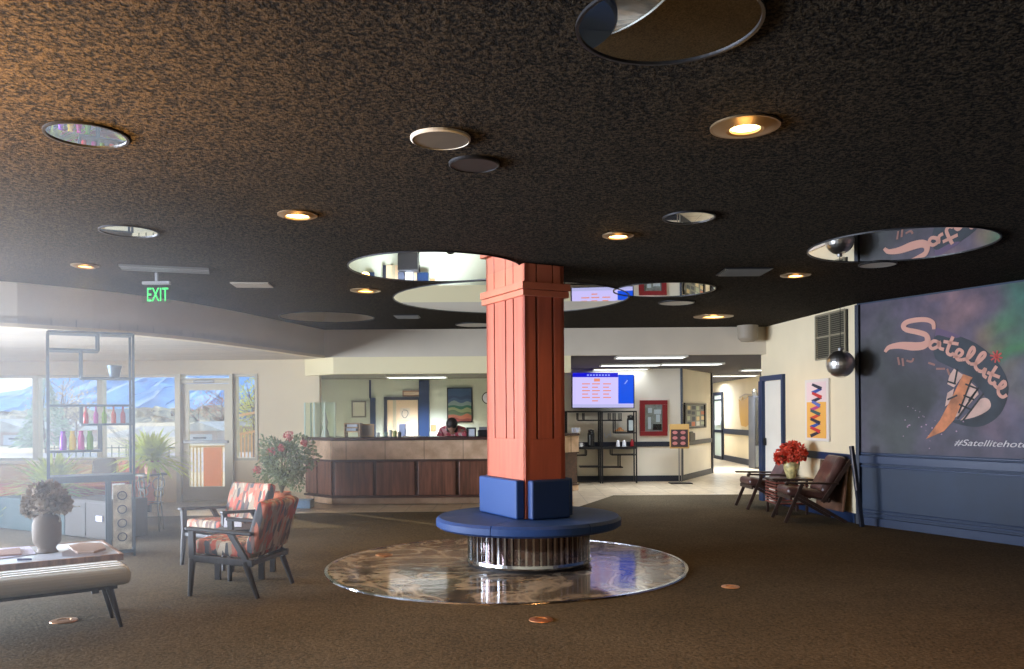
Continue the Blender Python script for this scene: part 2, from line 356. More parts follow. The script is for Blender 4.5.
# main ceiling and the curved drop to the lower ceiling by the windows
curve = [(-9.1,7.6),(-7.2,7.75),(-5.9,8.05),(-5.14,8.34),(-4.83,8.60),(-4.35,9.15),(-3.98,9.8),(-3.72,10.5),(-3.50,11.3),(-3.28,12.2),(-3.12,12.85),(-3.0,13.3)]
curve = smooth(curve, 3)
struct(MB().prism([(-9.1,-3.5),(FARX+0.5,-3.5),(4.45,10.55),(4.15,13.4),(-3.0,13.4)] + curve[::-1], CEIL, CEIL+0.12), 'ceiling', M['ceiling'])
def offset_line(pts, d):
    out = []
    for i, p in enumerate(pts):
        a, b = Vector(pts[max(i-1,0)]), Vector(pts[min(i+1,len(pts)-1)]); t = (b-a).normalized(); out.append((p[0]-t.y*d, p[1]+t.x*d))
    return out
f = curve + [(-1,13.3),(4.14,13.3)]
def ribbon(line, z0, z1, t):
    mb = MB(); o = offset_line(line, t); n = len(line)
    rows = [[mb.bm.verts.new((p[0],p[1],z)) for p in L] for L, z in ((line,z0),(line,z1),(o,z1),(o,z0))]
    for i in range(n-1):
        for a in range(4):
            A, B = rows[a], rows[(a+1)%4]; mb.bm.faces.new((A[i],A[i+1],B[i+1],B[i]))
    mb.bm.faces.new([r[0] for r in rows]); mb.bm.faces.new([r[-1] for r in rows]); return mb
struct(ribbon(f, LOW, CEIL+0.02, 0.10), 'trim_1', M['fascia'])
struct(ribbon(offset_line(curve, -0.012), LOW-0.015, LOW+0.025, 0.14), 'trim_2', M['strip'])
struct(MB().prism([(-9.1,14.0)] + [(-9.1,7.6)] + curve[1:] + [(-3.0,14.0)], LOW+0.001, LOW+0.1), 'ceiling', M['lowceil'])
struct(MB().prism([(0.9,13.38),(4.2,13.38),(4.6,15),(7,20),(7,30),(0.9,30)], LOW+0.001, LOW+0.1), 'ceiling', M['darkceil'])
struct(MB().prism([(-3.25,13.96),(-2.85,13.43),(0.9,13.43),(0.9,19.1),(-4.47,19.1)], OFC, OFC+0.1), 'ceiling', M['officeceil'])
# header band above the reception opening
hb = [(-3.46,14.0),(-3.44,13.8),(-2.86,13.3),(0.95,13.3)]
struct(ribbon(hb, 2.09, LOW, 0.12), 'trim_3', M['creamband'])
# window wall
def X8(px): return (px-512)/F*13.8
ZS, ZH = 0.70, 2.13
w = MB(); w.bb(-9.1, X8(178), 13.8, 13.95, 0, ZS); w.bb(X8(234), X8(258), 13.8, 13.95, 0, ZS-0.01); w.bb(-9.1, -3.2, 13.8, 13.95, ZH, LOW+0.05); w.bb(X8(258), -3.2, 13.8, 13.95, 0, ZH)
struct(w, 'wall_back', M['cream'])
struct(MB().bb(-9.1, X8(178), 13.70, 13.8, ZS-0.03, ZS+0.012), 'trim_4', M['strip'])
def window(n, x0, x1, z0, z1, fw=0.045):
    m = MB(); m.bb(x0,x0+fw,13.78,13.92,z0,z1); m.bb(x1-fw,x1,13.78,13.92,z0,z1); m.bb(x0+fw,x1-fw,13.78,13.92,z0,z0+fw); m.bb(x0+fw,x1-fw,13.78,13.92,z1-fw,z1)
    o = struct(m, 'window_%d' % n, M['alu']); g = MB().bb(x0+fw,x1-fw,13.845,13.85,z0+fw,z1-fw).build('pane', M['glass'], o); return o
xs = [-9.1, X8(36), X8(100.5), X8(178)]
for i in range(3): window(i+1, xs[i]+0.001, xs[i+1]-0.001, ZS+0.013, ZH-0.001)
window(4, X8(234.2), X8(257.8), ZS-0.009, ZH-0.001)
window(5, X8(180)+0.01, X8(233)-0.01, 2.04, ZH-0.001, 0.02)
m = MB(); m.bb(X8(178),X8(182),13.72,13.98,0.002,ZH); m.bb(X8(231),X8(234),13.72,13.98,0.002,ZH); m.bb(X8(182),X8(231),13.76,13.94,1.98,2.035); m.bb(X8(182),X8(231),13.76,13.94,0.001,0.03)
struct(m, 'trim_5', M['alu'])
d = MB(); dx0, dx1 = X8(182)+0.01, X8(231)-0.01
d.bb(dx0,dx0+0.1,13.8,13.85,0.035,1.97); d.bb(dx1-0.1,dx1,13.8,13.85,0.035,1.97); d.bb(dx0+0.1,dx1-0.1,13.8,13.85,0.035,0.26); d.bb(dx0+0.1,dx1-0.1,13.8,13.85,1.86,1.97)
door = struct(d, 'door_1', M['alu'])
MB().bb(dx0+0.1,dx1-0.1,13.82,13.826,0.26,1.86).build('pane', M['glass'], door)
MB().bb(dx0+0.02,dx1-0.02,13.735,13.765,0.98,1.03).build('push_bar', M['steel'], door, bevel=0.008)
MB().bb(dx0+0.2,dx1-0.25,13.74,13.79,1.98,2.03).build('door_closer', M['steel'], door, bevel=0.008)
# side and rear walls of the lobby (out of frame); the left one has tall windows
w = MB(); w.bb(-9.25,-9.1,-3.5,14.0,0,0.5); w.bb(-9.25,-9.1,-3.5,14.0,2.3,CEIL); w.bb(-9.25,-9.1,-3.5,0,0.5,2.3); w.bb(-9.25,-9.1,12.6,14.0,0.5,2.3)
for y in (3.1, 6.2, 9.3): w.bb(-9.25,-9.1,y,y+0.1,0.5,2.3)
struct(w, 'wall_left', M['cream'])
struct(MB().bb(-9.25, FARX+0.8, -3.65, -3.5, 0, CEIL), 'wall_front', M['cream'])
# right: mural wall with navy wainscot, then the cream wall
w = MB(); w.srect(WM, 0.0, 16, 0, CEIL, -0.15, 0); struct(w, 'wall_right', M['navywall'])
w = MB(); w.srect(WR, 0.0, 2.97, 0, CEIL, -0.12, 0); struct(w, 'wall_right', M['cream'])
rz = 0.83
t = MB(); t.srect(WM, 0.02, 16, rz-0.05, rz+0.05, 0.0, 0.035); t.srect(WM, 0.02, 16, rz+0.06, rz+0.085, 0, 0.02); t.srect(WM, 0.02, 16, rz-0.10, rz-0.075, 0, 0.02); struct(t, 'trim_6', M['navy'], bevel=0.006)
t = MB(); t.srect(WM, 0.02, 16, 0, 0.11, 0.0, 0.03); t.srect(WM, 0.02, 16, 0.14, 0.165, 0, 0.02); t.srect(WM, 0.02, 16, 0.19, 0.205, 0, 0.014); struct(t, 'baseboard_right', M['navy'], bevel=0.006)
t = MB(); t.srect(WM, -0.0, 0.055, 0, CEIL-0.02, 0.0, 0.04); struct(t, 'trim_7', M['navydark'])
t = MB(); t.srect(WR, 0.045, 2.05, rz-0.05, rz+0.05, 0.0, 0.03); struct(t, 'trim_8', M['navy'], bevel=0.006)
t = MB(); t.srect(WR, 0.045, 2.05, 0, 0.13, 0.0, 0.03); struct(t, 'baseboard_right', M['navy'], bevel=0.006)
# door in the cream wall, navy casing
s0, s1, dz = 2.08, 2.93, 1.93
t = MB(); t.srect(WR, s0, s0+0.07, 0, dz, 0, 0.045); t.srect(WR, s1-0.14, s1, 0, dz, 0, 0.07); t.srect(WR, s0, s1, dz, dz+0.08, 0, 0.05); struct(t, 'trim_9', M['navy'])
d = struct(MB().srect(WR, s0+0.075, s1-0.145, 0.02, dz-0.01, 0.002, 0.02), 'door_2', M['white'])
MB().srect(WR, s1-0.2, s1-0.17, 0.9, 1.02, 0.02, 0.07).build('handle', M['black'], d, bevel=0.01)
# coffee station wall, angled wall, corridor
w = MB(); w.bb(0.95, 3.56, 17.4, 17.5, 0, LOW); struct(w, 'wall_back', M['white'])
w = MB(); w.srect(WA, 0.0, 2.49, 0, LOW, -0.1, 0); struct(w, 'wall_back', M['white'])
w = MB(); w.bb(4.62, 4.72, 19.65, 30, 0, LOW); w.bb(4.6, 7, 30, 30.1, 0, LOW); struct(w, 'wall_back', M['white'])
w = MB(); w.bb(6.4, 6.5, 20.9, 30, 0, LOW); w.prism([(4.20,13.5),(6.4,20.9),(6.5,20.9),(4.30,13.5)], 0, LOW); struct(w, 'wall_right', M['cream'])
w = MB(); w.srect(WB, 0.95, 3.54, 0.0, 0.12, 0, 0.03); w.srect(WA, 0.0, 2.52, 0.0, 0.12, 0, 0.03); struct(w, 'baseboard_back', M['navydark'])
w = MB(); w.srect(WB, 0.95, 3.54, 0.73, 0.83, 0, 0.03); w.srect(WA, 0.0, 2.52, 0.73, 0.83, 0, 0.03); struct(w, 'trim_10', M['navydark'])
w = MB(); w.srect(WA, -0.02, 0.03, 0.12, LOW, 0, 0.04); w.srect(WA, 2.46, 2.53, 0, LOW, 0, 0.04); struct(w, 'trim_11', M['navydark'])
w = MB(); w.bb(6.36,6.399,22.2,25.0,0,0.16); w.bb(6.36,6.399,22.2,25.0,0.80,0.95); struct(w, 'trim_12', M['navydark'])
# corridor glass door
dd = MB(); 
for y0, y1 in ((25.05,26.15),(26.2,27.4)):
    dd.bb(6.33,6.395,y0,y0+0.09,0,2.05); dd.bb(6.33,6.395,y1-0.09,y1,0,2.05); dd.bb(6.33,6.395,y0,y1,0,0.1); dd.bb(6.33,6.395,y0,y1,1.96,2.06); dd.bb(6.33,6.395,y0,y1,0.82,0.9); dd.bb(6.33,6.395,y0,y1,1.8,1.84)
dr = struct(dd, 'door_3', M['navydark'])
MB().bb(6.36,6.37,25.1,26.1,0.1,1.96).build('pane', P('frosted_green_pane', (214,226,214), 0.3), dr)
MB().bb(6.36,6.37,26.25,27.3,0.1,1.96).build('pane', bpy.data.materials['frosted_green_pane'], dr)
MB().bb(6.28,6.33,25.2,25.75,1.05,1.18).build('notice', M['paper'], dr)
# office walls
w = MB(); w.bb(-4.5,0.9,19.0,19.1,0,OFC+0.1); struct(w, 'wall_back', M['office'])
w = MB(); w.prism([(-3.26,13.96),(-4.47,19.1),(-4.57,19.1),(-3.36,13.96)],0,OFC+0.1); struct(w, 'wall_left', M['office'])
w = MB(); w.bb(0.9,0.95,15.9,19.1,0,LOW); struct(w, 'wall_right', M['white'])
# navy door posts in the office wall
w = MB(); w.rect_on(WO, 419,380,429,437,0,0.12); w.rect_on(WO, 370,398,375,438,0,0.1); w.rect_on(WO, 369,380,371,398,0,0.03); struct(w, 'trim_13', M['navy'])
w = MB(); w.rect_on(WO, 384,397,387,445,0,0.06); w.rect_on(WO, 418,397,421,445,0,0.06); w.rect_on(WO, 387,397,418,400,0,0.06); dr = struct(w, 'door_4', M['navydark'])
MB().rect_on(WO, 387,400,418,445,0.002,0.02).build('panel', P('peach_room_wall_beyond', (226,200,166), 0.7), dr)
MB().rect_on(WO, 393,400,396,445,0.02,0.05).build('jamb', M['alu'], dr)
# ---------------------------------------------------------------- ceiling fittings
def ceil_spot(x0, x1, y0, y1, rmode='avg'):
    xm, ym = (x0+x1)/2, (y0+y1)/2
    n_, f_ = at_z(xm, y0, CEIL).y, at_z(xm, y1, CEIL).y
    Y = (n_+f_)/2; rd = (f_-n_)/2; k = (x1-x0)/(2*F); rw = Y*k/math.sqrt(1+k*k)
    a = ab(xm, ym)[0]; return a*Y, Y, (rw if rmode == 'w' else (rd+rw)/2)
def ceiling_mirror(label, x0, x1, y0, y1, group='round mirrors set in the dark ceiling', rmode='avg', r=None):
    x, y, r0 = ceil_spot(x0, x1, y0, y1, rmode); r = r or r0
    t = thing('ceiling_mirror', label, 'mirror', (x, y, CEIL), 0, group)
    MB().lathe((x,y,CEIL), [(0,-0.006),(r-0.012,-0.006),(r-0.012,-0.001),(0,-0.001)], 64).build('mirror_glass', M['mirror'], t)
    MB().lathe((x,y,CEIL), [(r-0.012,-0.001),(r-0.012,-0.012),(r,-0.012),(r,-0.001)], 64).build('rim', M['black'], t); return t
ceiling_mirror('large round ceiling mirror cut by the top edge of the photo', 575, 762, -28, 64, rmode='w')
ceiling_mirror('small round ceiling mirror at far left showing coloured bottles', 48, 125, 120, 147)
ceiling_mirror('small pale ceiling mirror at left, behind the one showing coloured bottles', 102, 156, 224, 237)
ceiling_mirror('small round ceiling mirror between the brightest downlight and the pillar', 664, 714, 210, 223)
ceiling_mirror('large round ceiling mirror near the mural at right', 810, 990, 226, 261)
ceiling_mirror('large round ceiling mirror just in front of the red pillar', 354, 516, 249, 282)
t = thing('ceiling_mirror', 'largest round ceiling mirror, behind and around the pillar top', 'mirror', (0.0, 9.85, CEIL), 0, 'round mirrors set in the dark ceiling')
MB().lathe((0.0,9.85,CEIL), [(0,-0.005),(1.38,-0.005),(1.38,-0.001),(0,-0.001)], 64).build('mirror_glass', M['mirror'], t)
MB().lathe((0.0,9.85,CEIL), [(1.38,-0.001),(1.38,-0.01),(1.395,-0.01),(1.395,-0.001)], 64).build('rim', M['black'], t)
ceiling_mirror('round ceiling mirror with red and white reflections right of the pillar', 616, 712, 281, 297)
ceiling_mirror('round ceiling mirror above the left end of the reception counter', 288, 366, 310, 323)
x_, y_, r_ = ceil_spot(-75, 112, 292, 313, 'avg')
ceiling_mirror('wide ceiling mirror at the left edge by the curved drop', -75, 112, 292, 312, r=0.80)
def ceiling_plate(name, label, cat, x0, x1, y0, y1, mat, grp=None):
    x, y, r = ceil_spot(x0, x1, y0, y1)
    t = thing(name, label, cat, (x, y, CEIL), 0, grp)
    MB().lathe((x,y,CEIL), [(0,-0.014),(r*0.94,-0.014),(r*0.94,-0.001),(0,-0.001)], 40).build('grille', mat, t)
    MB().lathe((x,y,CEIL), [(r*0.94,-0.001),(r*0.94,-0.018),(r,-0.012),(r,-0.001)], 40).build('rim', M['whitetrim'] if mat == M['speaker'] else M['black'], t)
ceiling_plate('ceiling_speaker', 'round brown-grey speaker cover in the ceiling left of centre', 'speaker', 413, 468, 126, 148, M['speaker'])
ceiling_plate('ceiling_cover', 'dark round cover plate beside the brown-grey speaker', 'cover plate', 448, 500, 155, 170, P('black_cover_plate', (26,22,18), 0.6))
ceiling_plate('ceiling_cover', 'small pale round plate just below the mural-side ceiling mirror', 'cover plate', 861, 894, 260, 267, M['whitetrim'])
ceiling_plate('ceiling_cover', 'small pale round plate under the ceiling mirror right of the pillar', 'cover plate', 663, 690, 299, 305, M['whitetrim'])
ceiling_plate('ceiling_cover', 'small pale round plate just left of the pillar above the beige band', 'cover plate', 463, 487, 321, 327, M['whitetrim'])
def downlight(label, x0, x1, y0, y1, mat, power, ring=0.55, lamp=True, blend=0.6, col=(255,196,112), ang=150):
    x, y, r = ceil_spot(x0, x1, y0, y1)
    t = thing('recessed_downlight', label, 'downlight', (x, y, CEIL), 0, 'warm recessed downlights in the dark ceiling')
    MB().lathe((x,y,CEIL), [(r*ring,-0.004),(r*ring,-0.02),(r*(ring+0.1),-0.024),(r*0.92,-0.010),(r,-0.010),(r,-0.001),(r*ring,-0.001)], 36).build('trim_ring', M['trimring'], t, smooth_=False)
    MB().lathe((x,y,CEIL), [(0,-0.016),(r*ring*0.7,-0.014),(r*ring*0.99,-0.008),(r*ring*0.99,-0.002),(0,-0.002)], 28).build('lamp_lens', mat, t)
    if power: light('SPOT', (x, y, CEIL-0.05), power, col, to=(x,y,0), spot_size=math.radians(ang), spot_blend=blend, shadow_soft_size=r*ring)
    if power: light('POINT', (x, y, CEIL-0.16), min(power,20)*0.06, col, shadow_soft_size=0.05)
    return x, y
D1 = downlight('large bright downlight with a wide bronze ring at upper right', 711, 779, 113, 137, M['lamp'], 22, 0.44)
D2 = downlight('bright downlight with a pale ring at centre left of the ceiling', 279, 316, 209, 219, M['lamp'], 45, 0.6)
D3 = downlight('downlight in line between the large bright one and the pillar', 604, 632, 231, 238.5, M['lamp'], 16, 0.6)
D4 = downlight('faint downlight above the exit sign at left', 75, 95, 262, 268, M['lampdim'], 40, 0.6)
D5 = downlight('small downlight at right in front of the large mural-side mirror', 787, 804, 271, 278, M['lamp'], 10, 0.5)
D6 = downlight('downlight near the coffee area above the beige band', 700, 727, 313, 319, M['lampdim'], 30, 0.55)
D7 = downlight('small downlight left of the mirror in front of the pillar', 355, 376, 287, 293, M['lampdim'], 70, 0.55)
# linear vent, small vents, light panel
p = [at_z(118,262,CEIL), at_z(206,274,CEIL)]
t = thing('ceiling_vent', 'long slotted grey air vent in the ceiling above the exit sign', 'air vent', ((p[0].x+p[1].x)/2, (p[0].y+p[1].y)/2, CEIL), 0)
a0, a1 = at_z(120,266,CEIL), at_z(209,270,CEIL)
v = MB(); dvec = (a1-a0).normalized(); nv = Vector((-dvec.y, dvec.x, 0))
for k in (-2,2): v.bar(a0+nv*k*0.05-Vector((0,0,.01)), a1+nv*k*0.05-Vector((0,0,.01)), 0.03, 0.02)
v.build('frame', M['vent'], t); v = MB(); v.bar(a0-Vector((0,0,.004)), a1-Vector((0,0,.004)), 0.2, 0.006); v.build('backing', M['black'], t)
v = MB()
for k in (-1,0,1): v.bar(a0+nv*k*0.045-Vector((0,0,.01)), a1+nv*k*0.045-Vector((0,0,.01)), 0.02, 0.012)
v.build('slat', M['vent'], t)
def ceil_panel(name, label, cat, px, py, sx, sy, rz, mat, slats=0):
    q = at_z(px, py, CEIL); t = thing(name, label, cat, (q.x, q.y, CEIL), rz)
    MB().box((0,0,-0.006), (sx, sy, 0.012)).build('face_plate', mat, t, world=False)
    if slats:
        m = MB()
        for k in range(slats): m.box((0, -sy/2+0.03+(sy-0.06)*k/(slats-1), -0.016), (sx-0.04, 0.014, 0.012))
        m.build('slat', M['vent'], t, world=False)
    return t
ceil_panel('access_panel', 'pale square access panel in the ceiling right of the exit sign', 'access panel', 252, 284.5, 0.38, 0.3, 0.1, P('pale_panel_paint', (150,140,124), 0.6))
ceil_panel('ceiling_grille', 'dark square air grille near the beige band left of the pillar', 'air vent', 407, 316, 0.34, 0.34, 0, M['black'], 6)
ceil_panel('ceiling_grille', 'dark square air grille in the ceiling right of centre', 'air vent', 744, 271, 0.45, 0.4, 0, M['black'], 7)
# fluorescent troffers
def troffer(label, px, py, z, wx=1.10, wy=0.42, grp='long fluorescent lights over the coffee area', pw=0):
    q = at_z(px, py, z); t = thing('fluorescent_light', label, 'ceiling light', (q.x, q.y, z), 0, grp)
    MB().box((0,0,-0.012), (wx, wy, 0.024)).build('diffuser', M['tubelight'], t, world=False)
    f_ = MB(); 
    for s_ in (-1,1): f_.box((s_*(wx/2+0.012),0,-0.014), (0.024, wy+0.048, 0.028)); f_.box((0,s_*(wy/2+0.012),-0.014), (wx, 0.024, 0.028))
    f_.build('frame', M['whitetrim'], t, world=False)
    if pw: light('AREA', (q.x, q.y, z-0.04), pw, (236,244,255), to=(q.x,q.y,0), shape='RECTANGLE', size=wx, size_y=wy, spread=math.radians(115))
troffer('fluorescent light nearest the beige band, topmost of the group', 650.5, 356.4, LOW, pw=15)
troffer('fluorescent light in the middle row, above the television', 630.5, 364.3, LOW, pw=15)
troffer('fluorescent light in the middle row, right of the television', 691.5, 363.3, LOW, pw=15)
troffer('fluorescent light lowest and closest to the television', 620.5, 368.4, LOW, wy=0.32, pw=3)
troffer('fluorescent light farthest back over the corridor', 734.5, 375.2, LOW, pw=70)
troffer('fluorescent light half hidden by the cream wall end', 768, 369.2, LOW, pw=18)
troffer('fluorescent light over the reception office desk', 417, 376.5, OFC, 1.22, 0.6, 'reception office lights', pw=130)
# exit sign
E0 = at_Y(156.5, 294, 7.9); pe = YP(7.9)
t = thing('exit_sign', 'green lettered exit sign on clear panel hanging from the ceiling', 'exit sign', (E0.x, 7.9, E0.z+0.2))
MB().rect_on(pe, 142, 285, 171, 303, 0, 0.006).build('clear_panel', M['clearglass'], t)
a_, b_ = at_Y(156.5, 284.6, 7.9), at_Y(156.5, 270, 7.9)
MB().bb(a_.x-0.13, a_.x+0.13, 7.88, 7.92, a_.z, a_.z+0.03).bb(a_.x-0.012, a_.x+0.012, 7.888, 7.912, a_.z+0.03, CEIL-0.001).build('bracket', M['steel'], t)
text_on(pe, 'EXIT', 146.5, 301.3, 14.2, P('green_exit_glow', (30,190,80), 0.5, emit=(24,200,84), es=0.6), 'lettering', t, 0.01, bold=0.0, width_px=21)
# ---------------------------------------------------------------- floor inlay, pillar, bench
MC = (0.0-0.06, 7.86, 0)
t = thing('marble_inlay', 'round polished marble floor inlay with a metal rim under the blue bench', 'floor inlay', MC)
MB().lathe(MC, [(0,0.009),(1.655,0.009),(1.655,0.016),(0,0.016)], 96).build('marble', M['marble'], t)
MB().lathe(MC, [(1.655,0.009),(1.655,0.020),(1.685,0.020),(1.69,0.009)], 96).build('rim', M['chrome'], t)
q = at_z(384, 555, 0.016); tag(MB().lathe((q.x,q.y,0.017), [(0,0),(0.09,0),(0.088,0.006),(0.05,0.008),(0,0.008)], 28).build('floor_outlet', P('copper', (196,140,96), 0.3, 0.7)), 'round metal floor outlet set in the marble inlay', 'floor outlet', 'round metal floor outlets')
for (px, py, r_, lb) in ((541,620,0.085,'copper round floor outlet in the carpet in front of the bench'), (730.5,587,0.075,'copper round floor outlet in the carpet right of the marble inlay'), (64,621,0.09,'copper round floor outlet in the carpet beneath the striped bench')):
    q = at_z(px, py, 0.008); o = MB().lathe((q.x,q.y,0.009), [(0,0),(r_,0),(r_*0.96,0.006),(r_*0.5,0.009),(r_*0.45,0.004),(0,0.004)], 28).build('floor_outlet', bpy.data.materials['copper'])
    tag(o, lb, 'floor outlet', 'round metal floor outlets')
K = Vector((0.12, 7.50)); DL = Vector((-0.47,0.88)); DR = Vector((0.88,0.47)); LL, RR = 0.78, 0.42
def kp(u, v): q = K + DL*u + DR*v; return (q.x, q.y)      # u along the left face, v along the right face
t = thing('pillar', 'salmon-red square wooden pillar with slotted boards standing in the round bench', 'pillar', (0.12+DL.x*LL/2+DR.x*RR/2, 7.5+DL.y*LL/2+DR.y*RR/2, 0))
MB().prism([kp(.03,.03),kp(LL-.03,.03),kp(LL-.03,RR-.03),kp(.03,RR-.03)], 0.478, CEIL-0.002).build('core', M['groove'], t)
def face_boards(A, B, zlo, zhi, cuts, depth=0.045, gap=0.011, mat=None):
    # boards between corners A->B (2D), inset inwards; gaps at the fractional cuts
    A, B = Vector(A), Vector(B); L = (B-A).length; d = (B-A)/L; n = Vector((-d.y, d.x)); c2 = Vector(kp(LL/2,RR/2))
    if n.dot(c2-A) < 0: n = -n
    ed = [0] + [c*L for c in cuts] + [L]; m = MB()
    for i in range(len(ed)-1):
        a = ed[i] + (gap if i else 0); b = ed[i+1] - (gap if i < len(ed)-2 else 0)
        m.prism([A+d*a, A+d*b, A+d*b+n*depth, A+d*a+n*depth], zlo, zhi)
    return m
c00, cL, cR, cX = kp(0,0), kp(LL,0), kp(0,RR), kp(LL,RR)
cutsL, cutsR = [0.32, 0.52, 0.80], [0.30, 0.71]
for (A, B, cu) in ((c00, cL, [0.28,0.48,0.78]), (c00, cR, cutsR), (cR, cX, [0.3,0.5,0.75]), (cL, cX, cutsR)):
    face_boards(A, B, 1.20, 2.545, cu).build('slotted_boards', M['redwood'], t, bevel=0.003)
    face_boards(A, B, 2.55, CEIL-0.004, cu, gap=0.006).build('capital_boards', M['redwood2'], t, bevel=0.003)
    face_boards(A, B, 0.478, 1.20, []).build('base_board', M['redwood'], t)
def band(z0, z1, e):
    m = MB(); m.prism([kp(-e,-e),kp(LL+e,-e),kp(LL+e,RR+e),kp(-e,RR+e)], z0, z1); return m
band(2.50, 2.555, 0.035).build('capital_moulding', M['redwood2'], t, bevel=0.004)
band(2.56, 2.625, 0.045).build('capital_moulding', M['redwood2'], t, bevel=0.004)
# bench
BC = (0.15, 7.90); R1, R0 = 0.875, 0.585
t = thing('round_bench', 'round blue upholstered bench with chrome slatted drum around the red pillar', 'bench', (BC[0], BC[1], 0.016))
for k in range(6):
    a0, a1 = k*PI/3+0.12+0.004, (k+1)*PI/3+0.12-0.004
    MB().lathe((BC[0],BC[1],0), [(0.12,0.37),(R1-0.03,0.37),(R1,0.39),(R1,0.445),(R1-0.025,0.47),(0.12,0.475)], 14, a0, a1).build('seat', M['blue'], t)
MB().lathe((BC[0],BC[1],0), [(0.3,0.06),(R0-0.03,0.06),(R0-0.03,0.37),(0.3,0.37)], 72).build('drum', M['blackglass'], t, smooth_=False)
MB().lathe((BC[0],BC[1],0), [(R0-0.03,0.045),(R0+0.008,0.045),(R0+0.012,0.06),(R0+0.008,0.085),(R0-0.03,0.085)], 72).build('lower_ring', M['chrome'], t)
MB().lathe((BC[0],BC[1],0), [(0.3,0.017),(R0-0.01,0.017),(R0-0.01,0.045),(0.3,0.045)], 72).build('plinth', M['black'], t)
for k in range(56):
    a = 2*PI*(k+0.5)/56; x, y = BC[0]+R0*math.cos(a)*0.985, BC[1]+R0*math.sin(a)*0.985
    MB().box((x,y,0.2275), (0.012,0.018,0.285), rz=a).build('slat', M['chrome'], t)
ch = 0.09
for nm, A, B, sd in (('L', c00, cL, 1), ('R', c00, cR, 1), ('X', cR, cX, 1), ('Y', cL, cX, 1)):
    A_, B_ = Vector(A), Vector(B); d = (B_-A_).normalized(); n = Vector((-d.y,d.x)); c2 = Vector(kp(LL/2,RR/2))
    if n.dot(c2-A_) > 0: n = -n
    e = 0.0 if nm in 'LR' else ch
    a = A_ + d*0.012 + n*0.004; b = B_ + d*e*0.5 + n*0.004
    MB().prism([a, b, b+n*ch, a+n*ch], 0.478, 0.83).build('backrest', M['blue'] if nm != 'R' else M['blue_shaded'], t, bevel=0.018, seg=3)
# ---------------------------------------------------------------- reception counter
t = thing('reception_counter', 'long reception counter with brown wood panels, stone tile band and dark top', 'counter', (-1.4, 13.6, 0))
line = [(-3.46,13.82),(-2.87,13.2),(0.30,13.2),(0.72,14.9),(1.22,15.35)]
ribbon([(-3.44,13.84),(-2.85,13.22),(0.28,13.22),(0.70,14.92),(1.2,15.37)], 0.12, 0.70, 0.5).build('carcass', M['panelframe'], t)
ribbon(line, 0.012, 0.12, 0.48).build('toe_kick', M['tile45'], t)
ribbon(offset_line(line, -0.015), 0.72, 1.02, 0.5).build('tile_band', M['tile45'], t)
ribbon(offset_line(line, -0.05), 1.025, 1.075, 0.62).build('countertop', M['countertop'], t, bevel=0.01)
ribbon(offset_line(line, -0.025), 0.695, 0.722, 0.4).build('moulding', M['panelframe'], t)
ribbon(offset_line(line, -0.02), 0.11, 0.14, 0.4).build('moulding', M['panelframe'], t)
X13 = lambda px: (px-512)/F*13.2
edges = [333, 374.5, 416, 457, 498]
for a_, b_ in zip(edges, edges[1:]):
    m = MB(); m.bb(X13(a_+1.6), X13(b_-1.6), 13.185, 13.215, 0.15, 0.685); m.build('panel', M['paneling'], t, bevel=0.008)
dd = (Vector(line[1])-Vector(line[0])); 
for a_, b_ in ((0.03,0.44),(0.48,0.97)):
    p0 = Vector(line[0])+dd*a_; p1 = Vector(line[0])+dd*b_; MB().wall(p0, p1, 0.15, 0.685, 0.02, 1).build('panel', M['paneling'], t, bevel=0.006)
MB().bb(-2.7,0.2,13.75,14.35,0.70,0.735).build('desk_surface', M['countertop'], t)
# glass display case on the counter end
t = thing('display_case', 'clear glass display case on the left end of the reception counter', 'display case', (-3.1,13.62,1.077))
A, B = Vector((-3.40,13.62)), Vector((-3.0,13.28)); d = (B-A).normalized(); n = Vector((-d.y,d.x)); n = n if n.y > 0 else -n; Cc, Dd = B+n*0.2, A+n*0.12
ztop = 1.64
for p0, p1 in ((A,B),(B,Cc),(A,Dd),(Dd,Cc)): MB().wall(p0,p1,1.08,ztop,0.006).build('glass_panel', M['clearglass'], t)
m = MB()
for q_ in (A, B, Cc, Dd, (A*0.52+B*0.48)): m.bb(q_.x-0.011,q_.x+0.011,q_.y-0.011,q_.y+0.011,1.08,ztop)
m.build('frame', P('pale_green_glass_edge', (206,220,204), 0.3), t)
m = MB(); mid = (A*0.3+B*0.7)+n*0.13; 
m.lathe((mid.x, mid.y, 1.08), [(0,0),(0.07,0),(0.055,0.08),(0.03,0.14),(0.05,0.22),(0.03,0.30),(0.012,0.38),(0,0.42)], 16)
tag(m.build('glass_award', P('frosted_sparkling_glass', (214,208,196), 0.15), None), 'frosted glass ornament inside the clear display case on the counter', 'ornament')
# items behind / on the counter
def small_frame(label, cat, x0,y0,x1,y1, Y, fcol, pcol, name='picture_frame', bw=1.4, lean=0):
    pl = YP(Y); c = pl.hit((x0+x1)/2, y1); t = thing(name, label, cat, (c.x, Y, c.z))
    m = MB(); m.rect_on(pl,x0,y0,x1,y0+bw,0,0.03); m.rect_on(pl,x0,y1-bw,x1,y1,0,0.03); m.rect_on(pl,x0,y0+bw,x0+bw,y1-bw,0,0.03); m.rect_on(pl,x1-bw,y0+bw,x1,y1-bw,0,0.03)
    m.build('frame', fcol, t); o = MB().rect_on(pl,x0+bw,y0+bw,x1-bw,y1-bw,0.002,0.015).build('picture', pcol, t); return t, pl
gold = P('light_oak_frame', (176,140,96), 0.5); greyf = P('grey_frame', (112,112,104), 0.5)
small_frame('grey framed certificate on the office wall above the paper trays', 'picture', 351.5,401,366,417.5, 18.99, greyf, P('pale_certificate', (200,200,184), 0.6))
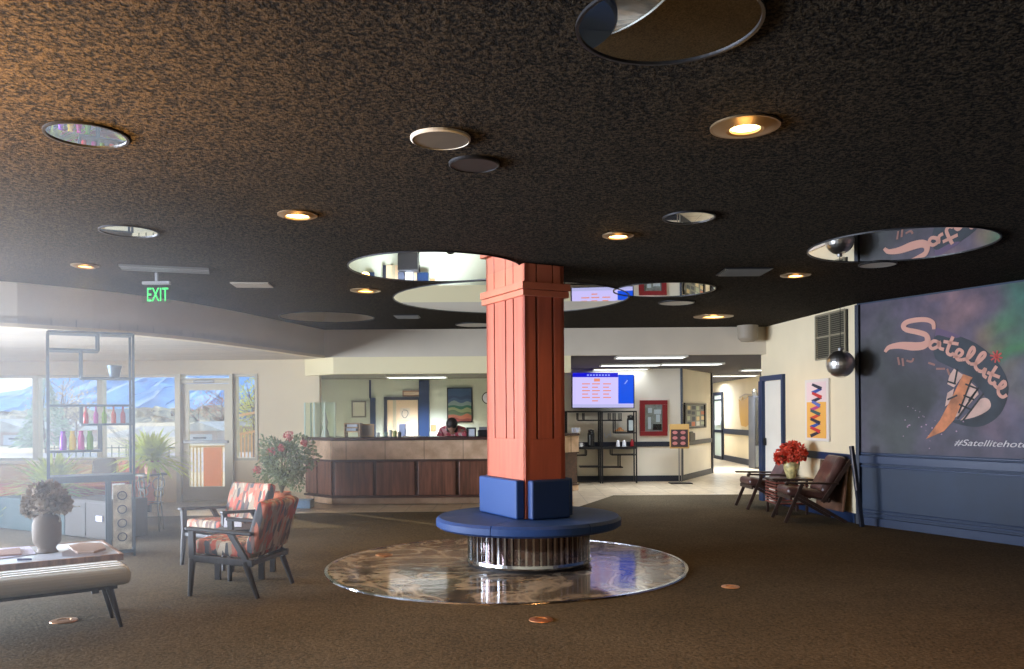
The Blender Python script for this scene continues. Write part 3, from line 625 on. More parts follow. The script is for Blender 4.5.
small_frame('oak sign with rounded look above the office doorway', 'sign', 402.5,390.5,420.5,396.5, 18.99, P('brown_sign_frame', (140,104,84), 0.5), P('buff_sign_face', (196,176,150), 0.6), 'wall_sign', 1.2)
small_frame('wood framed notice standing on the counter beside the paper trays', 'notice', 358,424,374,437, 13.72, gold, P('brown_notice', (150,132,110), 0.6), 'framed_notice')
small_frame('small black frame standing right of the person in pink', 'picture', 466.5,427.5,476,437.5, 13.72, M['black'], M['paper'])
t = thing('paper_tray', 'tan card organiser with papers on the left of the counter', 'organiser', tuple(at_Y(350,437,13.68)))
pt = YP(13.68); m = MB()
for k, (x0,y0,x1) in enumerate(((344,423,360),(345.5,427,358),(344,431,359))): m.rect_on(pt,x0,y0,x1,y0+1.4,-0.15,0.1)
m.rect_on(pt,344,423,345,437,-0.15,0.1).rect_on(pt,359,423,360,437,-0.15,0.1); m.build('tray', M['tan'], t)
MB().rect_on(pt,347,424.4,357,426.8,-0.1,0.08).rect_on(pt,346.5,428.5,356,430.8,-0.1,0.08).build('papers', M['paper'], t)
t = thing('printer', 'dark printer on the counter at the pillar side', 'printer', tuple(at_Y(483,437,13.7)))
pt = YP(13.7); MB().rect_on(pt,477.5,430,490,437.6,-0.2,0.1).build('body', M['black'], t, bevel=0.02); MB().rect_on(pt,479,427,489,430,-0.15,0.02).build('paper_feed', P('grey_plastic', (110,112,116), 0.5), t)
for k, (px, h, c) in enumerate(((386,3.5,(120,150,140)),(390.5,5.5,(220,220,214)),(395,4.5,(150,160,90)),(399.5,3.6,(70,70,70)),(378,3,(230,230,220)))):
    q = at_Y(px, 437.6, 13.6); hh = h/F*13.6+0.02
    lb = ['short grey-green cup left of the white bottle on the counter','white bottle on the counter in front of the office doorway','olive green cup on the counter right of the white bottle','dark short cup on the counter at the doorway','small white cup on the counter left of the office doorway'][k]
    tag(MB().lathe((q.x,13.6,1.0765), [(0,0),(0.026,0),(0.032,hh*0.8),(0.02,hh*0.9),(0.018,hh),(0,hh)], 14).build('counter_cup', P('cup_%d_glaze' % k, c, 0.4)), lb, 'cup')
# office wall art
t, pl = small_frame('large framed landscape painting with blue sky and striped fields in office', 'painting', 447,387.5,472.5,422.5, 18.99, M['black'], P('painted_blue_sky', (52,78,112), 0.6), 'landscape_painting', 1.1)
cols = [(46,66,100),(58,84,120),(116,136,138),(44,98,84),(136,146,108),(84,104,78),(150,88,66),(116,52,46)]
for k, c in enumerate(cols):
    y = 396+k*3.2; pts = [(448.2,y+math.sin(k)*1.2),(454,y-1.4+math.cos(k*2)),(461,y+0.8),(467,y-0.9+math.sin(k*3)),(471.4,y+0.4)]; bot = [(471.4,min(421.3,y+3.8)),(448.2,min(421.3,y+3.8))]
    MB().poly_on(pl, smooth(pts,3)+bot, 0.015, 0.017+k*0.001).build('painted_band', P('paint_band_%d' % k, c, 0.6), t)
q = at_Y(488, 398, 18.99); t = thing('wall_clock', 'round dark clock on the office wall half hidden by the pillar', 'clock', (q.x, 18.98, q.z-0.13))
MB().cyl((q.x,18.93,q.z),(q.x,18.99,q.z),0.14,24).build('case', M['black'], t); MB().cyl((q.x,18.92,q.z),(q.x,18.93,q.z),0.12,24).build('dial', M['paper'], t)
MB().box((q.x,18.915,q.z+0.04),(0.012,0.006,0.09)).box((q.x+0.03,18.915,q.z),(0.07,0.006,0.012)).build('hand', M['black'], t)
# drawing and things seen in the doorway
MB()
pl = YP(18.98)
t = thing('wall_drawing', 'pale line drawing of an oval seen through the office doorway', 'drawing', tuple(pl.hit(405,420)))
MB().rect_on(pl, 400,408,410,420, 0.0,0.01).build('sheet', P('pale_sheet', (214,198,176), 0.7), t)
MB().stroke_on(pl, [(403,410),(407,410.5),(408,414),(405,418),(402,415),(402.5,411)], 0.7, 0.01, 0.014).build('drawn_line', greyf, t)
for x0,y0,x1,y1,c,lb,cat in ((399,424,405,436,(60,66,84),'dark patterned folder stack in the office doorway','folder'),(406,426,414,437,(226,228,236),'white papers stacked in the office doorway','papers')):
    tag(MB().rect_on(YP(18.7),x0,y0,x1,y1,-0.1,0.1).build(cat if cat != 'papers' else 'paper_stack', P('item_'+cat, c, 0.6), bevel=0.01), lb, cat)
tag(MB().rect_on(YP(18.6),399,436,419,479,-0.1,0.25).build('office_cabinet', M['black'], bevel=0.01), 'low black cabinet in the office doorway', 'cabinet')
for o_ in []: pass
# wall switch, thermostat on office wall
tag(MB().rect_on(WO,431,425,436,431,0.001,0.02).build('wall_switch', gold, bevel=0.004), 'small buff switch plate on the office wall left of the person', 'switch')
# ---------------------------------------------------------------- person at the desk
PX = at_Y(452.5, 437, 14.55).x
t = thing('office_chair', 'dark office chair behind the counter under the person in pink', 'chair', (PX, 14.75, 0))
MB().box((PX,14.8,0.57),(0.46,0.44,0.08)).build('seat', M['black'], t, bevel=0.03); MB().box((PX,15.08,0.80),(0.42,0.06,0.34), rx=-0.1).build('backrest', M['black'], t, bevel=0.025)
MB().cyl((PX,14.8,0.08),(PX,14.8,0.53),0.03).build('post', M['steel'], t)
for k in range(5): a=k*2*PI/5; MB().bar((PX,14.8,0.08),(PX+0.26*math.cos(a),14.8+0.26*math.sin(a),0.05),0.04,0.03).build('leg', M['black'], t)
skin = P('skin', (196,150,124), 0.5); 
def skin_body(name, verts, edges, radii, mat, parent, sub=2):
    me = bpy.data.meshes.new(name); me.from_pydata([Vector(v)-world_off(parent) for v in verts], edges, []); me.materials.append(mat)
    o = bpy.data.objects.new(name, me); C.objects.link(o); o.parent = parent
    o.modifiers.new('skin', 'SKIN'); me.skin_vertices.clear() if hasattr(me.skin_vertices,'clear') else None
    if not me.skin_vertices:
        pass
    for i, r in enumerate(radii):
        v = me.skin_vertices[0].data[i]; v.radius = r if isinstance(r, tuple) else (r, r); v.use_root = (i == 0)
    s = o.modifiers.new('sub', 'SUBSURF'); s.levels = sub; s.render_levels = sub; return o
def with_skin(name, verts, edges, radii, mat, parent, sub=2):
    # skin data layer is made through bmesh so the layer exists before the modifier runs
    bm = bmesh.new(); L = bm.verts.layers.skin.verify(); off = world_off(parent) if parent else Vector((0,0,0)); vs = []
    for i, v in enumerate(verts):
        b = bm.verts.new(Vector(v)-off); r = radii[i]; b[L].radius = r if isinstance(r, tuple) else (r, r); b[L].use_root = (i == 0); vs.append(b)
    for a, b in edges: bm.edges.new((vs[a], vs[b]))
    me = bpy.data.meshes.new(name); bm.to_mesh(me); bm.free(); me.materials.append(mat)
    o = bpy.data.objects.new(name, me); C.objects.link(o)
    if parent: o.parent = parent
    o.modifiers.new('skin', 'SKIN'); s = o.modifiers.new('sub', 'SUBSURF'); s.levels = sub; s.render_levels = sub
    for p in me.polygons: p.use_smooth = True
    return o
t = thing('person', 'person with dark hair and pink floral top bent over the desk behind the counter', 'person', (PX, 14.7, 0))
x = PX; Yb = 14.78
V = [(x,Yb,0.70),(x,Yb-0.02,0.87),(x,Yb-0.08,1.03),(x,Yb-0.16,1.14),(x,Yb-0.24,1.17),(x,Yb-0.30,1.19)]
R_ = [(0.15,0.12),(0.13,0.1),(0.15,0.1),(0.14,0.09),(0.055,0.055),(0.05,0.05)]
Ed = [(0,1),(1,2),(2,3),(3,4),(4,5)]
for s in (-1,1):
    b = len(V); V += [(x+s*0.17,Yb-0.15,1.12),(x+s*0.23,Yb-0.24,0.94),(x+s*0.20,Yb-0.42,0.79),(x+s*0.10,Yb-0.6,0.775)]; R_ += [0.065,0.05,0.042,0.03]; Ed += [(3,b),(b,b+1),(b+1,b+2),(b+2,b+3)]
    b = len(V); V += [(x+s*0.11,Yb-0.05,0.67),(x+s*0.14,Yb-0.42,0.63),(x+s*0.14,Yb-0.46,0.12),(x+s*0.14,Yb-0.58,0.05)]; R_ += [0.09,0.07,0.045,0.035]; Ed += [(0,b),(b,b+1),(b+1,b+2),(b+2,b+3)]
with_skin('body', V, Ed, R_, skin, t)
k = NT('pink_floral_cloth'); vo = k.add('ShaderNodeTexVoronoi'); vo.inputs['Scale'].default_value = 22; k.l(k.coord(), vo.inputs['Vector']); sp_ = k.add('ShaderNodeSeparateColor'); k.l(vo.outputs['Color'], sp_.inputs[0])
k.l(k.ramp(sp_.outputs[0], [(0,(236,110,132)),(0.4,(250,180,186)),(0.7,(220,84,104)),(0.88,(252,228,222))], 'CONSTANT'), k.b.inputs['Base Color']); k.b.inputs['Roughness'].default_value = 0.8
V2 = [(x,Yb+0.01,0.70),(x,Yb-0.02,0.88),(x,Yb-0.08,1.05),(x,Yb-0.16,1.165),(x,Yb-0.22,1.20)]; R2 = [(0.17,0.14),(0.155,0.125),(0.18,0.125),(0.17,0.11),(0.08,0.07)]
E2 = [(0,1),(1,2),(2,3),(3,4)]
for s in (-1,1): b = len(V2); V2 += [(x+s*0.18,Yb-0.15,1.13),(x+s*0.245,Yb-0.25,0.96),(x+s*0.225,Yb-0.36,0.86)]; R2 += [0.085,0.07,0.06]; E2 += [(3,b),(b,b+1),(b+1,b+2)]
with_skin('floral_top', V2, E2, R2, k.m, t)
hc = Vector((x, Yb-0.36, 1.235))
MB().sph(hc, 0.1, (0.82,0.98,1.12), 20).cone(hc+Vector((0,-0.09,-0.03)), hc+Vector((0,-0.125,-0.045)), 0.018, 0.008, 8).sph(hc+Vector((-0.083,0,-0.01)),0.022,(0.4,1,1.3),8).sph(hc+Vector((0.083,0,-0.01)),0.022,(0.4,1,1.3),8).build('head', skin, t, smooth_=True)
MB().sph(hc+Vector((0,-0.012,0.035)), 0.112, (0.9,0.98,0.98), 20).sph(hc+Vector((-0.06,0.03,-0.05)),0.05,(0.8,1,1.5),12).sph(hc+Vector((0.06,0.03,-0.05)),0.05,(0.8,1,1.5),12).build('hair', P('dark_hair', (40,30,28), 0.5), t, smooth_=True)
MB().sph(hc+Vector((-0.03,-0.088,0.0)),0.009,(1,.6,.7),8).sph(hc+Vector((0.03,-0.088,0.0)),0.009,(1,.6,.7),8).build('eyes', M['black'], t); MB().box(hc+Vector((0,-0.086,-0.062)),(0.04,0.01,0.007)).build('mouth', M['pinkpetal'], t, bevel=0.003)
for s in (-1,1):
    wx, wy, wz = x+s*0.10, Yb-0.6, 0.765
    m = MB(); m.sph((wx,wy-0.03,wz),0.04,(1,1.15,0.4),12)
    for j in range(4):
        L_ = [0.055,0.07,0.066,0.05][j]; fx = wx+(-0.03+0.02*j); m.tube([(fx,wy-0.06,wz),(fx,wy-0.06-L_*0.6,wz+0.006),(fx,wy-0.06-L_,wz-0.008)], [0.009,0.008,0.006], 8)
    m.tube([(wx-s*0.035,wy-0.01,wz),(wx-s*0.058,wy-0.04,wz-0.003),(wx-s*0.06,wy-0.062,wz-0.006)],[0.011,0.009,0.007],8); m.build('hand', skin, t, smooth_=True)
# ---------------------------------------------------------------- coffee station
pl = WB
t = thing('television', 'wall television showing a pale lavender chart with blue header and side panel', 'television', tuple(pl.hit(603,407)))
TVP = Plane(1.28, 17.25, 1.3, -0.12)
def tvq(x0,y0,x1,y1,o0,o1): return MB().poly_on(TVP, [(x0,y1),(x1,y1),(x1,y0),(x0,y0)], o0, o1)
tvq(571.5,375.5,634.5,408.3,-0.03,0.02).build('case', M['black'], t)
def scr(n, c, s): return P(n, tuple(x*0.15 for x in c), 0.3, emit=c, es=s*0.62)
tvq(572.6,376.4,633.6,404.3,0.02,0.022).build('screen', scr('screen_lavender',(206,196,255),1.1), t)
tvq(572.6,372.8,618,377.2,0.022,0.026).build('screen_header', scr('screen_blue',(20,20,214),1.0), t)
tvq(618.3,374.6,633.6,403.6,0.022,0.025).build('screen_side', scr('screen_azure',(10,84,236),1.0), t)
tvq(572.6,404.3,633.6,407.6,0.02,0.022).build('screen_footer', scr('screen_footer',(190,190,240),1.0), t)
m = MB()
for r_i in range(6):
    for c_i, cx0 in enumerate((582,592,603)):
        if r_i < 5 or c_i == 1: m.poly_on(TVP, [(cx0,384.4+r_i*3.4),(cx0+8-(r_i%2)*2,384.4+r_i*3.4),(cx0+8-(r_i%2)*2,383.3+r_i*3.4),(cx0,383.3+r_i*3.4)], 0.022, 0.024)
m.poly_on(TVP, [(594,381.5),(600,381.5),(600,378.5),(594,378.5)], 0.022, 0.024).build('screen_text', scr('screen_orange',(240,150,120),1.0), t)
m = MB()
for k in range(8): m.poly_on(TVP, [(587+k*3,375.9),(588.8+k*3,375.9),(588.8+k*3,374.4),(587+k*3,374.4)], 0.026, 0.028)
m.poly_on(TVP, [(624,384),(627,380),(628,380.5),(625.2,384)], 0.025, 0.027).build('screen_text', scr('screen_pale',(150,170,255),1.0), t)
tvq(595,385,610,400,-0.15,-0.03).build('wall_mount', M['steel'], t)
# two black shelving units
def etagere_black(x0, x1, label, lines, shelves):
    P1 = YP(16.95); c = P1.hit((x0+x1)/2, 481); t = thing('shelving_unit', label, 'shelving unit', (c.x, 17.1, 0), 0, 'black metal shelving units of the coffee station')
    zt = P1.hit(x0, 411).z
    for px in (x0+0.7, x1-0.7):
        for yy in (16.95, 17.28):
            X = P1.hit(px, 440).x; MB().bb(X-0.014,X+0.014,yy-0.014,yy+0.014,0.001,zt).build('post', M['black'], t)
    X0, X1 = P1.hit(x0,440).x, P1.hit(x1,440).x
    for a_ in ((16.94,zt-0.03,zt),(17.265,zt-0.03,zt),(16.94,0.03,0.055)): MB().bb(X0,X1,a_[0],a_[0]+0.025,a_[1],a_[2]).build('rail', M['black'], t)
    MB().bb(X0-0.0,X1+0.0,16.93,17.36,0.70,0.745).build('worktop', M['black'], t)
    for a in shelves:
        xa, xb = P1.hit(a[0], a[2]).x, P1.hit(a[1], a[2]).x; z = P1.hit(a[0], a[2]).z
        MB().bb(xa,xb,16.94,17.28,z-0.012,z+0.012).build('shelf', M['black'], t)
    for a in lines:
        X = P1.hit(a[0], a[1]).x; z0, z1 = P1.hit(a[0], a[2]).z, P1.hit(a[0], a[1]).z
        MB().bb(X-0.011,X+0.011,16.94,16.96,z0,z1).bb(X-0.011,X+0.011,17.26,17.28,z0,z1).bb(X-0.011,X+0.011,16.95,17.27,z0,z0+0.012).build('divider', M['black'], t)
    return P1
P1 = etagere_black(566, 601, 'left black metal shelving unit of the coffee station under the television', [(578,413,420),(584,413,420),(586.5,450,455)], [(578,600,420.5),(567,586.5,455.5),(580,600,467)])
etagere_black(601.5, 637, 'right black metal shelving unit of the coffee station with cups and pastries', [(610,413,420),(615,413,433),(621,413,420),(612,447,455),(620,455,468)], [(601.5,622,420.5),(615,636,433),(612,636,455),(602,623,467.5)])
def lathe_thing(name, label, cat, px, py, Y, prof, mat, grp=None, z=None, n=20, z0=None):
    q = at_Y(px, py, Y); o = MB().lathe((q.x,Y,q.z if z is None else z), prof, n).build(name, mat, smooth_=False); return tag(o, label, cat, grp)
def airpot(label, px, Y, z, h, pan):
    q = at_Y(px, 440, Y); t = thing('airpot', label, 'airpot', (q.x, Y, z), 0, 'black coffee airpots')
    MB().lathe((q.x,Y,z), [(0,0),(0.07,0),(0.072,0.02),(0.072,h*0.75),(0.06,h*0.82),(0.062,h*0.95),(0,h*0.97)], 20).build('body', M['black'], t)
    MB().lathe((q.x,Y,z), [(0,h*0.97),(0.03,h*0.97),(0.03,h),(0,h)], 12).bb(q.x-0.012,q.x+0.012,Y-0.12,Y-0.05,z+h*0.85,z+h*0.9).build('pump', M['steel'], t)
    MB().bb(q.x-0.045,q.x-0.02 if pan == 1 else q.x+0.045,Y-0.078,Y-0.066,z+h*0.1,z+h*0.68).build('label_panel', P('airpot_panel%d'%pan, (180,190,190) if pan == 2 else (90,96,100), 0.3), t)
airpot('black airpot on the left coffee worktop', 591, 17.05, 0.747, 0.36, 1)
airpot('black airpot with pale panel on the upper right coffee shelf', 630.5, 17.1, P1.hit(630,433).z+0.014, 0.36, 2)
for k, (px, lb) in enumerate(((618,'left stack of white paper cups on the coffee worktop'),(624.2,'right stack of white paper cups on the coffee worktop'))):
    lathe_thing('paper_cup_stack', lb, 'cups', px, 446, 17.0, [(0,0),(0.042,0),(0.034,0.13),(0,0.13)], M['paper'], 'white paper cups at the coffee station', z=0.747)
for k, (px, lb) in enumerate(((573.5,'leftmost white mug on the counter end beside the pillar'),(577.5,'middle white mug on the counter end beside the pillar'),(581,'rightmost white mug near the counter end by the airpot'))):
    q = at_Y(px, 434, 15.5 if k < 2 else 17.0); z_ = 1.078 if k < 2 else 0.747
    tt = thing('mug', lb, 'mug', (q.x, q.y, z_), 0, 'white mugs near the coffee station'); MB().lathe((q.x,q.y,z_), [(0,0),(0.032,0),(0.038,0.085),(0.033,0.085),(0.03,0.01),(0,0.01)], 18).build('body', M['paper'], tt)
    MB().tube([(q.x+0.034,q.y,z_+0.065),(q.x+0.058,q.y,z_+0.06),(q.x+0.058,q.y,z_+0.025),(q.x+0.033,q.y,z_+0.02)],0.005,6).build('handle', M['paper'], tt)
t = thing('pastry_tray', 'tray of pastries on the upper right coffee shelf', 'tray', tuple(P1.hit(621,432.6)+Vector((0,0.15,0.014))))
b_ = t.location.copy(); MB().lathe(tuple(b_), [(0,0),(0.12,0),(0.135,0.02),(0.128,0.02),(0.115,0.006),(0,0.006)], 24).build('tray', M['tan'], t)
for k,(dx,dy,dzz) in enumerate(((-0.05,0,0.03),(0.04,0.02,0.03),(0,-0.04,0.03),(0,0,0.07))): tag(MB().sph((b_.x+dx,b_.y+dy,b_.z+dzz),0.04,(1.1,0.9,0.6),12).build('pastry', P('baked_pastry',(204,142,84),0.6) if k == 0 else bpy.data.materials['baked_pastry'], smooth_=True), 'small golden pastry in the heap on the coffee shelf tray', 'pastry', 'pastries on the coffee shelf tray')
lathe_thing('condiment_jar', 'red jar on the right coffee worktop', 'jar', 632, 446, 17.1, [(0,0),(0.035,0),(0.038,0.09),(0.02,0.12),(0.02,0.15),(0,0.15)], P('red_jar',(170,40,52),0.4), z=0.747)
t = thing('wall_hook', 'white curled hook rack on the wall behind the coffee station', 'hook', tuple(WB.hit(608,436)))
MB().stroke_on(WB, [(604,433),(606,438),(609,434),(611,437),(610,431)], 0.8, 0.001, 0.03).build('hook', M['paper'], t)
# red framed cork board
t = thing('notice_case', 'red framed glass notice case on the white wall right of the television', 'notice board', tuple(WB.hit(653.5,436)))
m = MB(); m.rect_on(WB,640,400.3,667.5,404.5,0,0.06); m.rect_on(WB,640,431.5,667.5,435.8,0,0.06); m.rect_on(WB,640,404.5,645,431.5,0,0.06); m.rect_on(WB,662.6,404.5,667.5,431.5,0,0.06); m.build('frame', P('crimson_frame',(136,32,40),0.4), t)
MB().rect_on(WB,645,404.5,662.6,431.5,0.002,0.012).build('backing', P('grey_cork',(150,152,150),0.7,var=0.15,vs=10), t); MB().rect_on(WB,645,404.5,662.6,431.5,0.05,0.054).build('glass_front', M['glass'], t)
m = MB()
for a in ((648,408,652,413),(654,409.5,661,414),(648,417,651,429),(656,414.5,660,422)): m.rect_on(WB,*a,0.012,0.015)
m.build('pinned_sheet', M['paper'], t); MB().rect_on(WB,653,424,661.5,430,0.012,0.02).build('pinned_card', M['black'], t)
# pinboard on the angled wall
t = thing('pin_board', 'black framed pinboard covered in cards on the angled corridor wall', 'notice board', tuple(WA.hit(695.5,428)))
m = MB(); m.rect_on(WA,685.3,403,706.5,404.6,0,0.04); m.rect_on(WA,685.3,426.8,706.5,428.3,0,0.04); m.rect_on(WA,685.3,404.6,686.7,426.8,0,0.04); m.rect_on(WA,705.1,404.6,706.5,426.8,0,0.04); m.build('frame', M['black'], t)
MB().rect_on(WA,686.7,404.6,705.1,426.8,0.002,0.012).build('board', P('grey_board',(132,136,134),0.7), t)
rr = random.Random(3); cc = [(226,226,220),(90,150,150),(206,120,90),(180,190,170),(60,70,90),(226,206,160)]
for k in range(16):
    x_ = 687.4+(k%4)*4.4+rr.uniform(0,0.8); y_ = 405.4+(k//4)*5.3+rr.uniform(0,0.8); MB().rect_on(WA,x_,y_,x_+rr.uniform(2.4,3.4),y_+rr.uniform(3,4.3),0.012,0.015).build('pinned_card', P('card_%d'%k, cc[rr.randrange(6)], 0.6), t)
# phone
t = thing('wall_phone', 'black wall telephone on the angled wall beside the menu stand', 'telephone', tuple(WA.hit(692,441)))
MB().rect_on(WA,688.5,433,695.5,441.5,0.002,0.09).build('body', M['black'], t, bevel=0.02); MB().rect_on(WA,690,431.5,693.5,442,0.09,0.13).build('handset', M['black'], t, bevel=0.02)
# menu stand
q = at_z(680.5, 483.5, 0); PS = YP(q.y); t = thing('menu_stand', 'menu board on a steel pole with wood frame standing on the tile floor', 'menu stand', (q.x, q.y, 0.001))
MB().bb(q.x-0.22,q.x+0.22,q.y-0.15,q.y+0.15,0.001,0.02).build('base', M['black'], t, bevel=0.005)
MB().bb(q.x-0.035,q.x-0.015,q.y-0.01,q.y+0.01,0.02,0.8).bb(q.x+0.015,q.x+0.035,q.y-0.01,q.y+0.01,0.02,0.8).build('pole', M['steel'], t)
MB().rect_on(PS,669.8,424,689.3,448.5,0.01,0.04).build('frame', P('honey_wood',(190,152,92),0.5), t, bevel=0.006)
MB().rect_on(PS,671,429.5,688,447,0.04,0.046).build('menu_sheet', P('dark_menu',(52,34,38),0.5), t)
m = MB()
for r_i in range(3):
    for c_i in range(2): 
        cx_, cy_ = 675+c_i*8, 432.5+r_i*5.4; m.poly_on(PS, [(cx_+2.6*math.cos(a*PI/6), cy_+1.7*math.sin(a*PI/6)) for a in range(12)], 0.046, 0.049)
m.build('menu_picture', P('menu_picture_rose',(176,110,110),0.6), t)
# corridor: yellow picture, tall dark cabinet
t = thing('corridor_picture', 'golden vase-shaped picture on the corridor wall', 'picture', tuple(WC.hit(743,425)))
MB().poly_on(WC, [(738.5,399),(741,401),(742.5,396),(744,400),(746.5,398),(748.5,395),(749.5,402),(749.6,424),(746,427),(741,425.5),(739.5,416)], 0.002, 0.03).build('shape', P('gold_art',(206,160,72),0.5), t)
MB().poly_on(WC, [(739,397),(745,393.5),(752,394),(751.5,395.5),(745,395),(739.5,398.5)], 0.002, 0.02).build('arc', P('tan_arc',(190,170,140),0.5), t)
t = thing('vending_cabinet', 'tall dark vending cabinet at the end of the corridor wall', 'cabinet', (6.15, 21.1, 0))
MB().bb(6.12,6.38,20.95,21.5,0.001,1.85).build('body', P('charcoal_cabinet',(58,60,66),0.4), t, bevel=0.01); MB().bb(6.14,6.36,20.93,20.95,0.62,1.8).build('front_panel', P('dark_glossy_front',(26,28,32),0.15), t); MB().bb(6.14,6.36,20.93,20.95,0.05,0.58).build('lower_panel', P('grey_lower_panel',(98,104,108),0.5), t)
tag(MB().lathe((6.2,21.2,1.851),[(0,0),(0.06,0),(0.07,0.12),(0.04,0.18),(0,0.18)],14).build('jug', M['steel']), 'small metal jug on top of the tall dark cabinet', 'jug')
# cylinder lamp under the beige band by the cream wall
q = at_Y(746, 332, 13.19); t = thing('wall_lamp', 'round beige wall lamp on the beige band near the cream wall', 'lamp', (q.x,13.19,q.z-0.15))
MB().lathe((q.x,13.1,q.z-0.17), [(0,0),(0.10,0.01),(0.15,0.06),(0.165,0.30),(0,0.30)], 24).build('shade', P('beige_shade',(150,138,120),0.6), t)
MB().bb(q.x-0.05,q.x+0.05,13.1,13.295,q.z+0.05,q.z+0.12).build('wall_plate', M['steel'], t)
# ---------------------------------------------------------------- cream wall: vent, art, ball
t = thing('wall_vent', 'tall dark louvred vent high on the cream wall beside the mural', 'air vent', tuple(WR.hit(832,358)))
m = MB(); m.rect_on(WR,817.5,312.5,847,358,0,0.02); m.build('backing', P('dark_vent_cavity',(40,38,30),0.8), t)
m = MB(); sA, sB = WR.s_of(WR.hit(847,330)), WR.s_of(WR.hit(817.5,330)); zA, zB = WR.hit(832,358).z, WR.hit(832,313).z; zM = (zA+zB)/2; sM = (sA+sB)/2
for s_ in (sA, sM, sB): m.srect(WR, s_-0.015, s_+0.015, zA, zB, 0.02, 0.035)
for z_ in (zA, zM, zB): m.srect(WR, sA, sB, z_-0.012, z_+0.012, 0.02, 0.035)
m.build('frame', P('vent_frame_grey',(150,140,116),0.5), t); m = MB()
for k in range(1,22):
    z_ = zA+(zB-zA)*k/22; m.srect(WR, sA+0.01, sB-0.01, z_-0.004, z_+0.008, 0.02, 0.03)
m.build('louvre', P('vent_louvre',(98,92,74),0.6), t)
t = thing('zigzag_picture', 'narrow white framed picture with a multicoloured zigzag on the cream wall', 'picture', tuple(WR.hit(815,441)))
m = MB().rect_on(WR,804.8,379,828.3,441,0.001,0.035); m.build('frame', P('white_frame',(226,216,206),0.5), t, bevel=0.008)
sA, sB = WR.s_of(WR.hit(826.2,410,.035)), WR.s_of(WR.hit(807,410,.035)); zA, zB, zC = WR.hit(816,438,.035).z, WR.hit(816,402,.035).z, WR.hit(816,382,.035).z
MB().srect(WR,sA,sB,zA,zB,0.035,0.038).build('lower_panel', P('orange_yellow_paint',(236,176,84),0.6), t); MB().srect(WR,sA,sB,zB+0.012,zC,0.035,0.038).build('upper_panel', P('pale_pink_paint',(232,206,204),0.6), t)
zc = [(40,40,60),(196,50,50),(50,80,160),(40,40,60),(206,70,50),(60,90,90),(180,60,120),(90,110,180)]
pts = []
for k in range(13): pts.append((810.5+(k%2)*9.5+ (1.5 if k > 7 else 0), 436-k*4.3))
for k in range(12): MB().stroke_on(WR, [pts[k], pts[k+1]], [3.4,2.6], 0.038, 0.041+0.0005*(k%2)).build('zigzag_stroke', P('zigzag_%d'%k, zc[k%8], 0.6), t)
# mirror ball
bc = at_Y(840.5, 364, 10.35); t = thing('mirror_ball', 'silver mirror ball hanging in front of the cream wall beside the mural', 'mirror ball', tuple(bc))
bm_ = MB(); bm_.sph(tuple(bc), 0.172, (1,1,1), 26); bm_.build('ball', P('silver_facets',(214,210,204),0.34,1.0), t)
MB().cyl((bc.x,bc.y,bc.z+0.16),(bc.x,bc.y,bc.z+0.2),0.03).build('cap', M['steel'], t); MB().cyl((bc.x,bc.y,bc.z+0.2),(bc.x,bc.y,CEIL-0.001),0.004,8).build('cord', M['black'], t)
